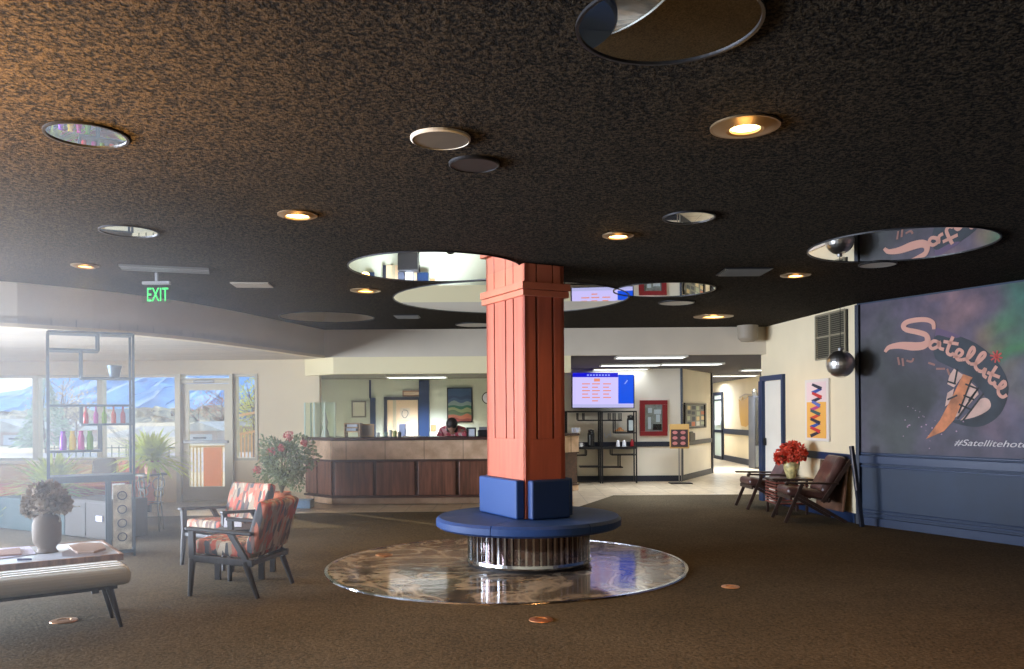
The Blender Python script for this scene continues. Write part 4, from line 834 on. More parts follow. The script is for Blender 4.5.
# ---------------------------------------------------------------- mural
mz0, mz1 = 0.92, CEIL-0.02
root = WM.pt(0,0)
mu = thing('wall_mural', 'painted mural of a tilted Satellite sign under a purple and green sky', 'mural', (root.x, root.y, 0))
def mural_mat():
    k = NT('mural_paint'); tc = k.add('ShaderNodeTexCoord'); no = k.add('ShaderNodeTexNoise'); no.inputs['Scale'].default_value = 1.4; no.inputs['Detail'].default_value = 6; no.inputs['Distortion'].default_value = 0.6
    k.l(tc.outputs['Object'], no.inputs['Vector']); sub = k.add('ShaderNodeVectorMath', operation='SUBTRACT'); sub.inputs[1].default_value = (0.5,0.5,0.5); k.l(no.outputs['Color'], sub.inputs[0])
    sc_ = k.add('ShaderNodeVectorMath', operation='SCALE'); sc_.inputs['Scale'].default_value = 1.1; k.l(sub.outputs[0], sc_.inputs[0])
    ad = k.add('ShaderNodeVectorMath', operation='ADD'); k.l(tc.outputs['Object'], ad.inputs[0]); k.l(sc_.outputs[0], ad.inputs[1])
    cur = None
    blobs = [((960,285),1.0,(104,84,104)),((900,300),0.5,(96,82,104)),((955,300),0.30,(150,110,112)),((985,345),0.28,(150,116,84)),((1012,335),0.42,(70,130,78)),((1040,290),0.5,(50,110,90)),((1010,390),0.35,(132,122,96)),
             ((1000,415),0.38,(120,96,112)),((960,430),0.3,(84,82,96)),((890,440),0.6,(72,76,74)),((870,360),0.4,(64,66,68)),((900,385),0.62,(40,43,40)),((920,400),0.42,(36,38,35)),((880,345),0.3,(66,68,66)),((885,330),0.3,(84,80,88)),((1080,400),0.8,(84,90,120))]
    for (px, py), r, c in blobs:
        p = WM.hit(px, py) - root; ds = k.add('ShaderNodeVectorMath', operation='DISTANCE'); ds.inputs[1].default_value = p; k.l(ad.outputs[0], ds.inputs[0])
        mr = k.add('ShaderNodeMapRange'); mr.interpolation_type = 'SMOOTHSTEP'; mr.inputs['From Min'].default_value = 0; mr.inputs['From Max'].default_value = r*1.25; mr.inputs['To Min'].default_value = 1; mr.inputs['To Max'].default_value = 0; k.l(ds.outputs['Value'], mr.inputs['Value'])
        mx = k.add('ShaderNodeMixRGB'); k.l(mr.outputs[0], mx.inputs['Fac']); mx.inputs['Color2'].default_value = lin(c)
        if cur is None: mx.inputs['Color1'].default_value = lin((88,80,96))
        else: k.l(cur, mx.inputs['Color1'])
        cur = mx.outputs[0]
    n2 = k.add('ShaderNodeTexNoise'); n2.inputs['Scale'].default_value = 5; n2.inputs['Detail'].default_value = 8; k.l(tc.outputs['Object'], n2.inputs['Vector'])
    r = k.ramp(n2.outputs['Fac'], [(0.3,(190,190,190)),(0.7,(255,255,255))]); mx = k.add('ShaderNodeMixRGB', blend_type='MULTIPLY'); mx.inputs['Fac'].default_value = 1; k.l(cur, mx.inputs['Color1']); k.l(r, mx.inputs['Color2'])
    k.l(mx.outputs[0], k.b.inputs['Base Color']); k.b.inputs['Roughness'].default_value = 0.55; return k.m
MB().srect(WM, 0.056, 16, mz0, mz1, 0.001, 0.008).build('painted_ground', mural_mat(), mu)
Z = lambda pts, s=4.458, ox=880, oy=310: [(ox+x/s, oy+y/s) for x, y in pts]
def mst(name, pts, w, mat, o): return MB().stroke_on(WM, Z(pts), [x/4.458 for x in w] if isinstance(w, list) else w/4.458, 0.008, o).build(name, mat, mu)
def mpo(name, pts, mat, o): return MB().poly_on(WM, Z(pts), 0.008, o).build(name, mat, mu)
mteal = P('mural_teal_grey',(44,50,58),0.6,var=0.25,vs=4); mpink = P('mural_salmon',(214,156,136),0.6); mora = P('mural_orange',(196,120,76),0.6,var=0.2,vs=6); mdk = P('mural_ink',(34,32,32),0.6); mrose = P('mural_pale_rose',(206,168,152),0.6,var=0.1,vs=6); mpur = P('mural_violet',(98,76,104),0.6)
mpo('sign_disc', smooth([(250,80),(330,108),(430,150),(520,225),(570,320),(565,400),(535,465),(480,508),(420,522),(340,506),(322,492),(370,488),(450,462),(482,425),(470,390),(425,330),(370,282),(300,248),(245,215),(236,150)],3), mteal, 0.011)
mpo('disc_edge', smooth([(250,78),(330,104),(360,118),(320,126),(262,112),(244,120)],3), mpur, 0.012)
mpo('disc_panel', smooth([(358,492),(420,478),(470,455),(494,430),(486,400),(462,392),(430,410),(395,455)],3), mrose, 0.012)
mpo('lattice_panel', [(330,262),(372,290),(330,345),(300,330),(310,290)], mrose, 0.0115); mpo('lattice_panel', [(380,300),(430,345),(440,375),(352,470),(322,486),(340,420)], mrose, 0.0115); mpo('lattice_panel', [(300,370),(330,350),(318,410),(290,430)], mrose, 0.0115)
mpo('support_leg', [(370,286),(412,300),(380,380),(330,490),(285,540),(205,575),(268,490),(330,370)], mora, 0.013)
for a in ([(345,262),(332,330)],[(300,318),(338,330)],[(408,310),(350,460)],[(440,345),(345,485)],[(462,372),(370,492)],[(372,380),(420,400)],[(380,330),(436,352)],[(352,420),(410,446)],[(395,405),(430,360)],[(300,400),(345,380)]): mst('lattice_bar', a, 8, mdk, 0.0145)
for a, w_ in (([(22,187),(30,176),(45,165),(90,158),(150,162),(192,158),(212,140),(205,112),(165,98),(118,88),(104,72),(120,54),(165,44),(210,44),(236,58),(240,86)], [12,16,20,28,38,36,30,24,24,24,22,22,22,22,22,20,14]),): mst('letter', a, w_, mpink, 0.017)
for a in ([(262,145),(240,138),(222,155),(232,172),(256,163),(265,142),(266,168),(285,176)], [(326,118),(308,158),(300,188),(314,200),(330,192)], [(283,140),(350,152)], [(326,206),(354,206),(368,188),(352,176),(338,194),(346,220),(368,222)],
          [(368,222),(398,212),(420,184),(414,166),(400,184),(388,222),(402,240)], [(402,240),(430,238),(466,206),(464,190),(446,202),(425,248),(438,270)], [(438,270),(456,274),(470,262),(462,290),(476,302)], [(520,250),(495,290),(488,318),(502,328),(516,320)], [(478,278),(534,300)],
          [(508,332),(530,350),(558,336),(552,318),(532,340),(528,370),(546,388),(566,378)]): mst('letter', a, 15, mpink, 0.017)
mred = P('mural_red',(196,72,62),0.6)
for k in range(4): a = k*PI/4+0.2; mst('star_ray', [(518-28*math.cos(a),208-28*math.sin(a)),(518+28*math.cos(a),208+28*math.sin(a))], 7, mred, 0.015)
for a in ([(80,210),(86,245)],[(100,215),(104,250)],[(118,225),(140,230),(150,215)],[(215,235),(245,245)],[(250,262),(290,262)],[(300,262),(310,290)]): mst('small_script', a, 9, P('mural_dusty_rose',(150,104,92),0.6) if 'mural_dusty_rose' not in bpy.data.materials else bpy.data.materials['mural_dusty_rose'], 0.014)
rr = random.Random(11); m = MB(); mm = P('mural_speck',(176,140,160),0.6)
for k in range(26):
    cx_, cy_ = rr.gauss(190,55), rr.gauss(500,55); r_ = rr.uniform(1.5,4); m.poly_on(WM, Z([(cx_+r_*math.cos(j*PI/3), cy_+r_*math.sin(j*PI/3)) for j in range(6)]), 0.008, 0.0125)
m.build('paint_speck', mm, mu)
text_on(WM, '#Satellitehotel', 954, 445.3, 6.3, P('mural_white',(214,206,206),0.6), 'handle_text', mu, 0.014, shear=0.35, extrude=0.002, width_px=79)
# leaning board
t = thing('leaning_board', 'brown board leaning on the wall below the rail behind the lounge chair', 'board', tuple(WR.pt(0.5,0.01,0.2)))
m = MB(); f_ = [WR.pt(0.12,0.14,0.12), WR.pt(0.85,0.14,0.12), WR.pt(0.85,0.78,0.05), WR.pt(0.12,0.78,0.05)]; g_ = [v_ + Vector((WR.n.x,WR.n.y,0))*0.02 for v_ in f_]
m.slab(g_, f_).build('panel', P('brown_stained_board',(96,68,52),0.5,var=0.4,vs=3), t)
t = thing('leaning_post', 'dark post with pale edges leaning on the wall corner at the mural edge', 'post', tuple(WR.pt(0.05,0.01,0.2)))
m = MB(); a_, b_ = at_Y(851.5,446,10.25), Vector((4.30,10.22,0.012)); m.bar(a_, b_, 0.05, 0.05).build('post', M['navydark'], t, bevel=0.006)
m = MB(); m.bar(a_+Vector((-.02,-.03,0)), (a_*0.45+b_*0.55)+Vector((-.02,-.03,0)), 0.012, 0.008).build('edge_strip', P('pale_edge',(176,172,176),0.4), t)
# ---------------------------------------------------------------- patterned armchairs (local: faces -Y)
def armchair(label, x, y, rz):
    t = thing('armchair', label, 'armchair', (x, y, 0.009), rz, 'patterned armchairs with dark wooden frames')
    W, b = 0.29, lambda: MB()
    cu = b(); cu.box((0,-0.02,0.37),(0.50,0.52,0.12), rx=-0.06); cu.build('seat', M['ikat'], t, bevel=0.035, world=False, seg=3)
    bk = b(); bk.box((0,0.275,0.545),(0.57,0.10,0.42), rx=-0.30); bk.build('backrest', M['ikat'], t, bevel=0.03, world=False, seg=3)
    fr = b()
    for s in (-1,1): fr.bar((s*W,-0.26,0.30),(s*W,0.26,0.27),0.035,0.055)
    fr.bar((-W,-0.25,0.29),(W,-0.25,0.29),0.05,0.035).bar((-W,0.24,0.27),(W,0.24,0.27),0.05,0.035); fr.build('frame', M['charwood'], t, bevel=0.006, world=False)
    for s in (-1,1):
        m = b(); m.cone((s*W,-0.265,0.30),(s*(W+0.005),-0.285,0.0),0.028,0.018,8); m.build('leg', M['charwood'], t, world=False)
        m = b(); m.cone((s*W,0.19,0.28),(s*(W+0.005),0.30,0.0),0.028,0.018,8); m.build('leg', M['charwood'], t, world=False)
        m = b(); m.bar((s*(W+0.01),-0.31,0.535),(s*(W+0.01),0.26,0.50),0.06,0.028); m.build('armrest', M['charwood'], t, bevel=0.01, world=False)
        m = b(); m.bar((s*W,-0.262,0.28),(s*W,-0.27,0.53),0.035,0.05); m.build('arm_support', M['charwood'], t, bevel=0.004, world=False); m = b(); m.bar((s*W,0.22,0.26),(s*W,0.06,0.51),0.032,0.045); m.build('arm_support', M['charwood'], t, bevel=0.004, world=False)
    return t
armchair('nearer patterned armchair with leaf print back turned to the camera', -2.22, 6.80, -PI/2-0.20)
armchair('farther patterned armchair facing the camera beside the small side table', -2.77, 8.04, -0.55)
t = thing('side_table', 'small square dark side table between the two patterned armchairs', 'side table', (-2.38, 7.38, 0.009))
MB().box((-2.38,7.40,0.43),(0.46,0.42,0.03)).build('top', M['charwood'], t, bevel=0.006)
for sx in (-1,1):
    for sy in (-1,1): MB().box((-2.38+sx*0.19,7.40+sy*0.17,0.212),(0.045,0.045,0.405)).build('leg', M['charwood'], t)
tag(MB().box((-2.47,7.33,0.49),(0.15,0.02,0.085), rz=0.1, rx=-0.3).build('card_sign', M['paper']), 'white folded card on the small side table between the armchairs', 'card')
# ---------------------------------------------------------------- coffee table and bench (both turned 35 degrees)
RA = math.atan2(0.45,0.63); u = Vector((math.cos(RA), math.sin(RA), 0)); v = Vector((-math.sin(RA), math.cos(RA), 0))
fr_ = Vector((-2.86,6.10,0)); TL, TW = 1.75, 0.86
cen = fr_ - u*TL/2 + v*TW/2
t = thing('coffee_table', 'low coffee table with glossy white top and wooden edge behind the striped bench', 'coffee table', (cen.x, cen.y, 0.009), RA)
MB().box((0,0,0.402),(TL-0.05,TW-0.05,0.022)).build('top_panel', P('glossy_white_top',(206,214,226),0.06), t, world=False)
e = MB(); 
for s in (-1,1): e.box((0,s*(TW/2-0.0125),0.392),(TL,0.025,0.05)); e.box((s*(TL/2-0.0125),0,0.392),(0.025,TW-0.05,0.05))
e.build('edge_band', wood('warm_table_edge',(128,96,72)), t, bevel=0.004, world=False)
for sx in (-1,1):
    for sy in (-1,1): MB().bar((sx*(TL/2-0.1),sy*(TW/2-0.1),0.37),(sx*(TL/2-0.07),sy*(TW/2-0.07),0.0),0.05).build('leg', M['charwood'], t, world=False)
ZT = 0.424
def on_table(px, py): return at_z(px, py, ZT)
q = on_table(47, 552)
t = thing('vase', 'tall brown-grey flared vase on the glossy coffee table', 'vase', (q.x, q.y, ZT))
MB().lathe((q.x,q.y,ZT), [(0,0),(0.078,0),(0.066,0.012),(0.060,0.035),(0.092,0.075),(0.098,0.12),(0.098,0.215),(0.078,0.262),(0.045,0.285),(0.04,0.30),(0.05,0.31),(0.04,0.308),(0.03,0.28),(0,0.26)], 28).build('body', P('brown_grey_glaze',(92,80,68),0.7,spec=0.2), t, smooth_=True)
for s in (-1,1): MB().tube([(q.x+s*0.045,q.y,ZT+0.285),(q.x+s*0.085,q.y,ZT+0.285),(q.x+s*0.10,q.y,ZT+0.25),(q.x+s*0.092,q.y,ZT+0.225)],0.008,6).build('handle', P('pale_handle',(170,164,156),0.3) if s < 0 else bpy.data.materials['pale_handle'], t)
def flower_ball(mb, c, r, n, size, rnd):
    for k in range(n):
        d = Vector((rnd.gauss(0,1),rnd.gauss(0,1),rnd.gauss(0,1))).normalized(); p = Vector(c)+d*r*rnd.uniform(0.75,1.0)
        leaf(mb, p, (d+Vector((rnd.uniform(-.5,.5),rnd.uniform(-.5,.5),rnd.uniform(-.5,.5)))).normalized(), size*rnd.uniform(0.7,1.2), size*rnd.uniform(0.5,0.9), rnd)
def leaf(mb, p, d, L, W, rnd):
    p = Vector(p); d = Vector(d).normalized(); s_ = d.cross(Vector((rnd.uniform(-1,1),rnd.uniform(-1,1),rnd.uniform(-1,1)))).normalized(); nrm = d.cross(s_)
    a = p; b = p+d*L*0.5+s_*W*0.5+nrm*L*0.08; c = p+d*L; e_ = p+d*L*0.5-s_*W*0.5+nrm*L*0.08
    mb.bm.faces.new([mb.bm.verts.new(x) for x in (a,b,c,e_)])
rn = random.Random(5)
t2 = thing('dried_bouquet', 'bunch of dried tan hydrangeas standing in the brown-grey vase', 'flowers', (q.x, q.y, ZT+0.27))
for (dx,dy,dz,r_) in [(a*0.72,b*0.72,0.30+(c-0.30)*0.8,d*0.75) for a,b,c,d in ((-0.13,0,0.40,0.09),(-0.06,-0.04,0.47,0.09),(0.02,0.02,0.49,0.09),(0.09,-0.02,0.45,0.09),(0.15,0.02,0.37,0.08),(-0.17,0.02,0.33,0.07),(0.0,-0.07,0.40,0.10),(0.07,0.06,0.38,0.09),(-0.07,0.08,0.38,0.09))]:
    m = MB(); c = (q.x+dx,q.y+dy,ZT+dz); flower_ball(m, c, r_, 240, 0.035, rn); m.sph(c, r_*0.75, n=10); m.tube([(q.x+dx*0.1,q.y+dy*0.1,ZT+0.275),(q.x+dx*0.5,q.y+dy*0.5,ZT+0.32),c],0.004,5); m.build('flower_head', M['dried'], t2)
def flat_item(name, label, cat, pts, z, h, mat, grp=None):
    P_ = [at_z(x, y, z) for x, y in pts]; m = MB(); m.slab([p+Vector((0,0,h)) for p in P_], P_); return tag(m.build(name, mat, bevel=min(0.003, h*0.3)), label, cat, grp)
flat_item('portfolio', 'thick tan portfolio lying on the right of the coffee table', 'portfolio', [(68,548),(82,544.5),(102,545),(106,550),(94,553.5),(77,554)], ZT+0.001, 0.018, P('tan_leather',(150,126,110),0.5))
flat_item('portfolio', 'grey booklet under the loose corner of the tan portfolio', 'booklet', [(62,552),(70,549),(108,552),(100,556.5),(62,556.5)], ZT-0.0, 0.001, P('grey_cover',(110,104,110),0.5))
flat_item('folder', 'brown folder lying at the left end of the coffee table', 'folder', [(-6,552),(20,549),(22,555),(-6,557)], ZT+0.004, 0.012, P('brown_folder',(150,120,110),0.5))
flat_item('papers', 'lavender sheet under the brown folder on the coffee table', 'paper', [(-8,549),(30,546.5),(36,554),(-8,560)], ZT, 0.003, P('lavender_sheet',(206,206,232),0.5))
flat_item('pen', 'dark blue pen on the coffee table left of the vase', 'pen', [(17,559.5),(32,559),(32,560),(17,560.5)], ZT, 0.008, P('pen_blue',(30,44,90),0.4))
# bench
NR = Vector((-2.57,5.60,0)); ub = Vector((0.80,0.57,0)).normalized(); vb = Vector((-ub.y,ub.x,0)); RB = math.atan2(ub.y,ub.x); BL, BW = 1.9, 0.44
cen = NR - ub*BL/2 + vb*BW/2
t = thing('striped_bench', 'long upholstered bench with pale stripes on dark tapered legs in the left foreground', 'bench', (cen.x, cen.y, 0.009), RB)
m = MB(); m.box((0,0,0.345),(BL,BW,0.115)); m.build('seat', P('grey_bench_cloth',(150,152,144),0.85,bump=0.1,bs=120), t, bevel=0.045, seg=4, world=False)
for k in range(3):
    y_ = -0.09+0.09*k; m = MB(); m.box((0,y_,0.4045),(BL-0.07,0.034,0.006)); m.box((BL/2+0.0005,y_,0.345),(0.004,0.014,0.05)); m.tube([(BL/2-0.035,y_,0.4005),(BL/2-0.012,y_,0.391),(BL/2+0.0005,y_,0.365)],0.006,6); m.build('stripe', P('pale_blue_stripe',(240,248,250),0.7) if k == 0 else bpy.data.materials['pale_blue_stripe'], t, world=False)
m = MB(); m.box((0,0,0.275),(BL-0.16,BW-0.12,0.025)); m.build('frame', M['charwood'], t, world=False)
for sx in (-1,1):
    for sy in (-1,1): m = MB(); m.cone((sx*(BL/2-0.13),sy*(BW/2-0.1),0.29),(sx*(BL/2-0.06),sy*(BW/2-0.06),0.0),0.026,0.012,12); m.build('leg', M['charwood'], t, world=False)
# ---------------------------------------------------------------- tall metal room divider with bottles
RE = math.radians(30); OE = at_Y(133.5, 416, 8.50); PE = Plane(OE.x, OE.y, math.cos(RE), math.sin(RE)); DE = 0.32
ex = lambda px, py=415: PE.s_of(PE.hit(px, py))
ez = lambda py, px=90: PE.hit(px, py).z - 0.009
t = thing('etagere', 'tall blue-grey metal shelf divider with stepped shelves in front of the windows', 'shelf', (OE.x, OE.y, 0.009), RE)
X0, X1 = ex(48.3), 0.0; ztop = ez(332.5)
for X in (X0, X1):
    for yy in (0, DE): MB().bb(X-0.012,X+0.012,yy-0.012,yy+0.012,0.0,ztop).build('post', M['slate'], t, world=False)
def shelf(x0, x1, z, th=0.02, name='shelf'): MB().bb(x0,x1,-0.012,DE+0.012,z-th/2,z+th/2).build(name, M['slate'], t, world=False)
def div(x, z0, z1, w_=0.02): MB().bb(x-w_/2,x+w_/2,-0.011,0.011,z0,z1).bb(x-w_/2,x+w_/2,DE-0.011,DE+0.011,z0,z1).bb(x-w_/2,x+w_/2,0,DE,z0,z0+0.012).build('divider', M['slate'], t, world=False)
shelf(X0,X1,ztop,0.02); shelf(X0,ex(100),ez(350)); div(ex(99),ez(350),ztop)
shelf(ex(81),X1,ez(378,110)); div(ex(82),ez(378,110),ez(350)); shelf(X0,X1,ez(405.5)); shelf(ex(81),X1,ez(424.5,105)); div(ex(82),ez(424.5,105),ez(405.5))
shelf(X0,ex(102),ez(451.5,75)); div(ex(101),ez(451.5,75),ez(424.5)); shelf(X0,X1,ez(479),0.065,'thick_shelf')
div(ex(109),0.06,ez(482),0.035); shelf(ex(109),X1,0.05,0.03)
MB().bb(ex(112.5),ex(131),0.0,0.012,0.07,ez(486)).build('ornament_panel', P('pale_fretwork_panel',(178,176,160),0.4,var=0.3,vs=9), t, world=False)
m = MB(); cxp = ex(121.5)
for k, z_ in enumerate((0.62,0.48,0.34,0.2)):
    m.lathe((0,0,0),[(0.036,-0.006),(0.046,-0.006),(0.046,0.006),(0.036,0.006),(0.036,-0.006)],20)
    m.bm.verts.ensure_lookup_table(); bmesh.ops.transform(m.bm, matrix=Matrix.Translation((cxp,-0.008,z_)) @ Matrix.Rotation(PI/2,4,'X'), verts=m.bm.verts[-20*5:])
m.build('ring_ornament', M['slate'], t, world=False)
def colglass(name, c):
    k = NT(name); k.b.inputs['Base Color'].default_value = lin(c); k.b.inputs['Roughness'].default_value = 0.1; k.b.inputs['Transmission Weight'].default_value = 0.35; k.b.inputs['IOR'].default_value = 1.2; return k.m
BCOL = {'red':(214,60,66),'magenta':(206,50,170),'lime green':(160,206,30),'orange':(240,90,40),'dark red':(196,56,66),'purple':(142,44,196),'yellow':(236,208,30),'hot pink':(226,40,170),'grass green':(132,190,30)}
def bottle(label, px, ybase, w_px, h_px, col, grp, neck):
    q = PE.hit(px, ybase, -0.12); Y = q.y; s = Y/F; r = w_px/2*s; h = h_px*s
    zb = 0.009+{424:ez(424.5,105)+0.0105, 451:ez(451.5,75)+0.0105}[ybase]
    t_ = thing('glass_bottle', label, 'bottle', (q.x, Y, zb), 0, grp); mt = bpy.data.materials.get('glass_'+col) or colglass('glass_'+col, BCOL[col])
    prof = [(0,0),(r*0.9,0),(r,h*0.04),(r,h*0.5),(r*0.85,h*0.6),(r*0.4,h*0.72),(r*0.35,h*0.94),(0,h*0.95)] if neck else [(0,0),(r*0.85,0),(r,h*0.06),(r*0.92,h*0.35),(r,h*0.62),(r*0.75,h*0.78),(r*0.6,h*0.84),(r*0.62,h*0.95),(0,h*0.95)]
    MB().lathe((q.x,Y,zb), prof, 18).build('body', mt, t_, smooth_=True)
    r2 = r*0.42 if neck else r*0.7; MB().lathe((q.x,Y,zb), [(0,h*0.951),(r2,h*0.951),(r2,h),(0,h)], 14).build('stopper', mt, t_)
for px, c, lb in ((86,'red','red slim bottle, leftmost of five on the short upper shelf'),(96,'magenta','magenta slim bottle on the short upper shelf beside a red one'),(104.3,'lime green','lime green slim bottle in the middle of the upper shelf'),(113.7,'orange','orange slim bottle on the short upper shelf'),(123,'dark red','dark red slim bottle, rightmost on the short upper shelf')): bottle(lb, px, 424, 4.6, 17, c, 'slim coloured bottles on the upper shelf', True)
for px, c, lb in ((63.3,'purple','purple fat bottle, leftmost on the lower shelf'),(72.5,'yellow','yellow fat bottle on the lower shelf beside the purple one'),(81.2,'hot pink','hot pink fat bottle on the lower shelf beside the yellow one'),(90,'grass green','green fat bottle, rightmost on the lower shelf')): bottle(lb, px, 451, 6.4, 19, c, 'fat coloured bottles on the lower shelf', False)
q = PE.hit(114.5, 377, -0.15); zb = 0.009+ez(378,110)+0.0105
t = thing('planter_pot', 'dark blue-grey flower pot alone on the upper right shelf of the divider', 'pot', (q.x, q.y, zb))
MB().lathe((q.x,q.y,zb), [(0,0),(0.045,0),(0.065,0.10),(0.0,0.10)], 24).build('body', M['slate'], t); MB().lathe((q.x,q.y,zb), [(0.05,0.101),(0.07,0.101),(0.07,0.125),(0.058,0.125),(0.05,0.101)], 24).build('rim', M['slate'], t)
# ---------------------------------------------------------------- low cabinet, window sofa
Cc1, Cc0 = at_z(109, 543, 0.0), Vector((-6.6, 10.6, 0)); dC = (Cc0-Cc1).normalized(); nC = Vector((dC.y,-dC.x,0)); 
if nC.y < 0: nC = -nC
t = thing('low_cabinet', 'long low dark grey cabinet with pale drawer pulls behind the metal divider', 'cabinet', tuple(((Cc1+Cc0)/2)+nC*0.25+Vector((0,0,0.009))))
gc = P('dark_grey_lacquer',(66,62,58),0.65,spec=0.2); gt = P('dark_teal_lacquer',(46,64,66),0.65,spec=0.2)
LC = (Cc0-Cc1).length
def cseg(a, b, z0, z1, o0, o1, name, mat, **kw):
    A = Cc1+dC*a; B = Cc1+dC*b; MB().prism([A+nC*o0, B+nC*o0, B+nC*o1, A+nC*o1], z0, z1).build(name, mat, t, **kw)
cseg(0.0,0.85,0.03,0.47,0,0.5,'body',gc,bevel=0.01); cseg(0.86,LC,0.03,0.42,0,0.5,'body',gt,bevel=0.01)
cseg(0.03,0.41,0.06,0.44,-0.015,0,'drawer',gc); cseg(0.43,0.82,0.06,0.44,-0.015,0,'drawer',gc)
cseg(0.48,0.78,0.385,0.40,-0.04,-0.015,'drawer_pull',M['chrome']); cseg(0.08,0.2,0.24,0.30,-0.03,-0.015,'drawer_label',P('lavender_label',(190,190,220),0.5))
q = Cc1+dC*0.12+nC*0.2; o = MB().box((q.x,q.y,0.565),(0.13,0.02,0.18), rz=0.3, rx=-0.2).build('print_card', P('white_print_card',(220,224,220),0.6)); tag(o, 'white card with black print standing on the low grey cabinet', 'card')
m = MB(); m.tube([(q.x-0.02,q.y-0.022,0.62),(q.x+0.02,q.y-0.020,0.60),(q.x-0.01,q.y-0.018,0.56),(q.x+0.02,q.y-0.014,0.53),(q.x-0.03,q.y-0.012,0.51)],0.008,6); m.build('printed_mark', M['black'], o)
terra = P('terracotta_sofa_cloth',(190,98,64),0.85,bump=0.1,bs=80); must = P('mustard_cloth',(196,158,84),0.85)
t = thing('window_sofa', 'long terracotta sofa under the windows behind the metal divider', 'sofa', (-6.6, 12.0, 0.001))
MB().bb(-8.9,-5.35,11.65,12.45,0.12,0.46).build('seat', terra, t, bevel=0.05, seg=3); MB().bb(-8.9,-5.35,12.35,12.6,0.30,0.72).build('backrest', must, t, bevel=0.05, seg=3)
for x_ in (-8.8,-7.1,-5.45):
    for y_ in (11.75,12.45): MB().bb(x_-0.025,x_+0.025,y_-0.025,y_+0.025,0.001,0.12).build('leg', M['charwood'], t)
def pillow(label, x, y, z, sx, sz, mat, rz=0, tilt=-0.2):
    o = MB().box((0,0,0),(sx,0.13,sz)).build('cushion', mat, None, bevel=0.06, seg=4); o.location = (x,y,z); o.rotation_euler = (tilt,0,rz); tag(o, label, 'cushion', 'cushions on the terracotta window sofa')
pillow('large brown cushion at the left end of the window sofa', -8.2, 12.17, 0.68, 0.62, 0.42, P('brown_cushion',(130,112,84),0.9))
pillow('dark grey cushion on the window sofa behind the metal divider', -6.0, 12.2, 0.66, 0.34, 0.34, P('grey_cushion',(104,96,82),0.9))
pillow('orange striped cushion at the right end of the window sofa', -5.62, 12.15, 0.64, 0.28, 0.30, P('orange_cushion',(196,110,76),0.9,var=0.3,vs=10,stretch=(4,1,1)), rz=0.1)
# ---------------------------------------------------------------- plants
def arching_plant(label, x, y, z, R, H, n, mat, seed, name='fern', droop=1.0, w=0.02):
    rn = random.Random(seed); m = MB()
    for k in range(n):
        a = rn.uniform(0,2*PI); el = rn.uniform(0.15,1.45); L_ = (R*math.cos(el)+H*math.sin(el))*rn.uniform(0.75,1.15); dr = rn.uniform(0.25,0.75)*droop; pts = []
        for j in range(6):
            s_ = j/5; pts.append(Vector((x+math.cos(a)*L_*math.cos(el)*s_*(1+0.3*s_), y+math.sin(a)*L_*math.cos(el)*s_*(1+0.3*s_), z+L_*(math.sin(el)*s_*1.15-dr*s_*s_))))
        side = Vector((-math.sin(a),math.cos(a),0)); prev = None
        for j, p_ in enumerate(pts):
            ww = w*(0.5+1.2*math.sin(PI*min(1,(j+0.6)/5.6)))*rn.uniform(0.8,1.2)
            if j == 5: ww = 0.001
            cur = (m.bm.verts.new(p_+side*ww*0.5), m.bm.verts.new(p_-side*ww*0.5))
            if prev: m.bm.faces.new((prev[0],cur[0],cur[1],prev[1]))
            prev = cur
    return m
def pot(t, x, y, z, r, h, mat):
    MB().lathe((x,y,z), [(0,0),(r*0.68,0),(r*0.92,h*0.82),(0,h*0.82)], 28).build('pot', mat, t); MB().lathe((x,y,z), [(r*0.5,h*0.8),(r,h*0.8),(r,h),(r*0.9,h),(r*0.86,h*0.88),(r*0.5,h*0.88)], 28).build('pot_rim', mat, t)
# fern on the stand by the door
q = at_z(151, 537, 0.009); qx, qy = at_Y(151, 475, 10.3).x, 10.3; zs = 0.72
t = thing('plant_stand', 'black wrought iron plant stand with scrolls beside the glass door', 'plant stand', (qx, qy, 0.009))
iron = P('weathered_iron',(92,88,76),0.5,0.4)
MB().lathe((qx,qy,0), [(0,zs-0.02),(0.19,zs-0.02),(0.19,zs),(0,zs)], 32).build('top', iron, t)
for k in range(4):
    a = PI/4+k*PI/2+0.2; c_, s_ = math.cos(a), math.sin(a); MB().tube([(qx+c_*0.16,qy+s_*0.16,zs-0.02),(qx+c_*0.13,qy+s_*0.13,0.4),(qx+c_*0.17,qy+s_*0.17,0.012)],0.010,8).build('leg', iron, t)
    m = MB(); b_ = a+PI/2; mx_, my_ = qx+math.cos(a)*0.14, qy+math.sin(a)*0.14
    for rr_, zc_ in ((0.07,0.6),(0.05,0.49)): m.tube([(mx_+math.cos(b_)*rr_*math.cos(w_), my_+math.sin(b_)*rr_*math.cos(w_), zc_+rr_*math.sin(w_)) for w_ in [j*PI/8 for j in range(15)]],0.006,6)
    m.build('scroll', iron, t)
m = MB(); m.lathe((qx,qy,0.36),[(0.13,-0.006),(0.142,-0.006),(0.142,0.006),(0.13,0.006),(0.13,-0.006)],28); m.build('stretcher_ring', iron, t)
t = thing('potted_fern', 'bright yellow-green spider plant in a clay pot on the iron stand by the door', 'potted plant', (qx, qy, zs))
pot(t, qx, qy, zs+0.001, 0.095, 0.16, P('pinkish_clay',(190,130,104),0.75)); arching_plant('', qx, qy, zs+0.13, 0.36, 0.42, 330, None, 4, w=0.022).build('foliage', M['leafy'], t)
q2 = at_Y(52, 480, 11.25); t = thing('potted_fern', 'large yellow-green trailing plant left of the metal divider by the window', 'potted plant', (q2.x, 11.25, 0.001))
pot(t, q2.x, 11.25, 0.009, 0.17, 0.42, M['terracotta']); arching_plant('', q2.x, 11.25, 0.38, 0.46, 0.60, 420, None, 9, w=0.024).build('foliage', M['leafy'], t)
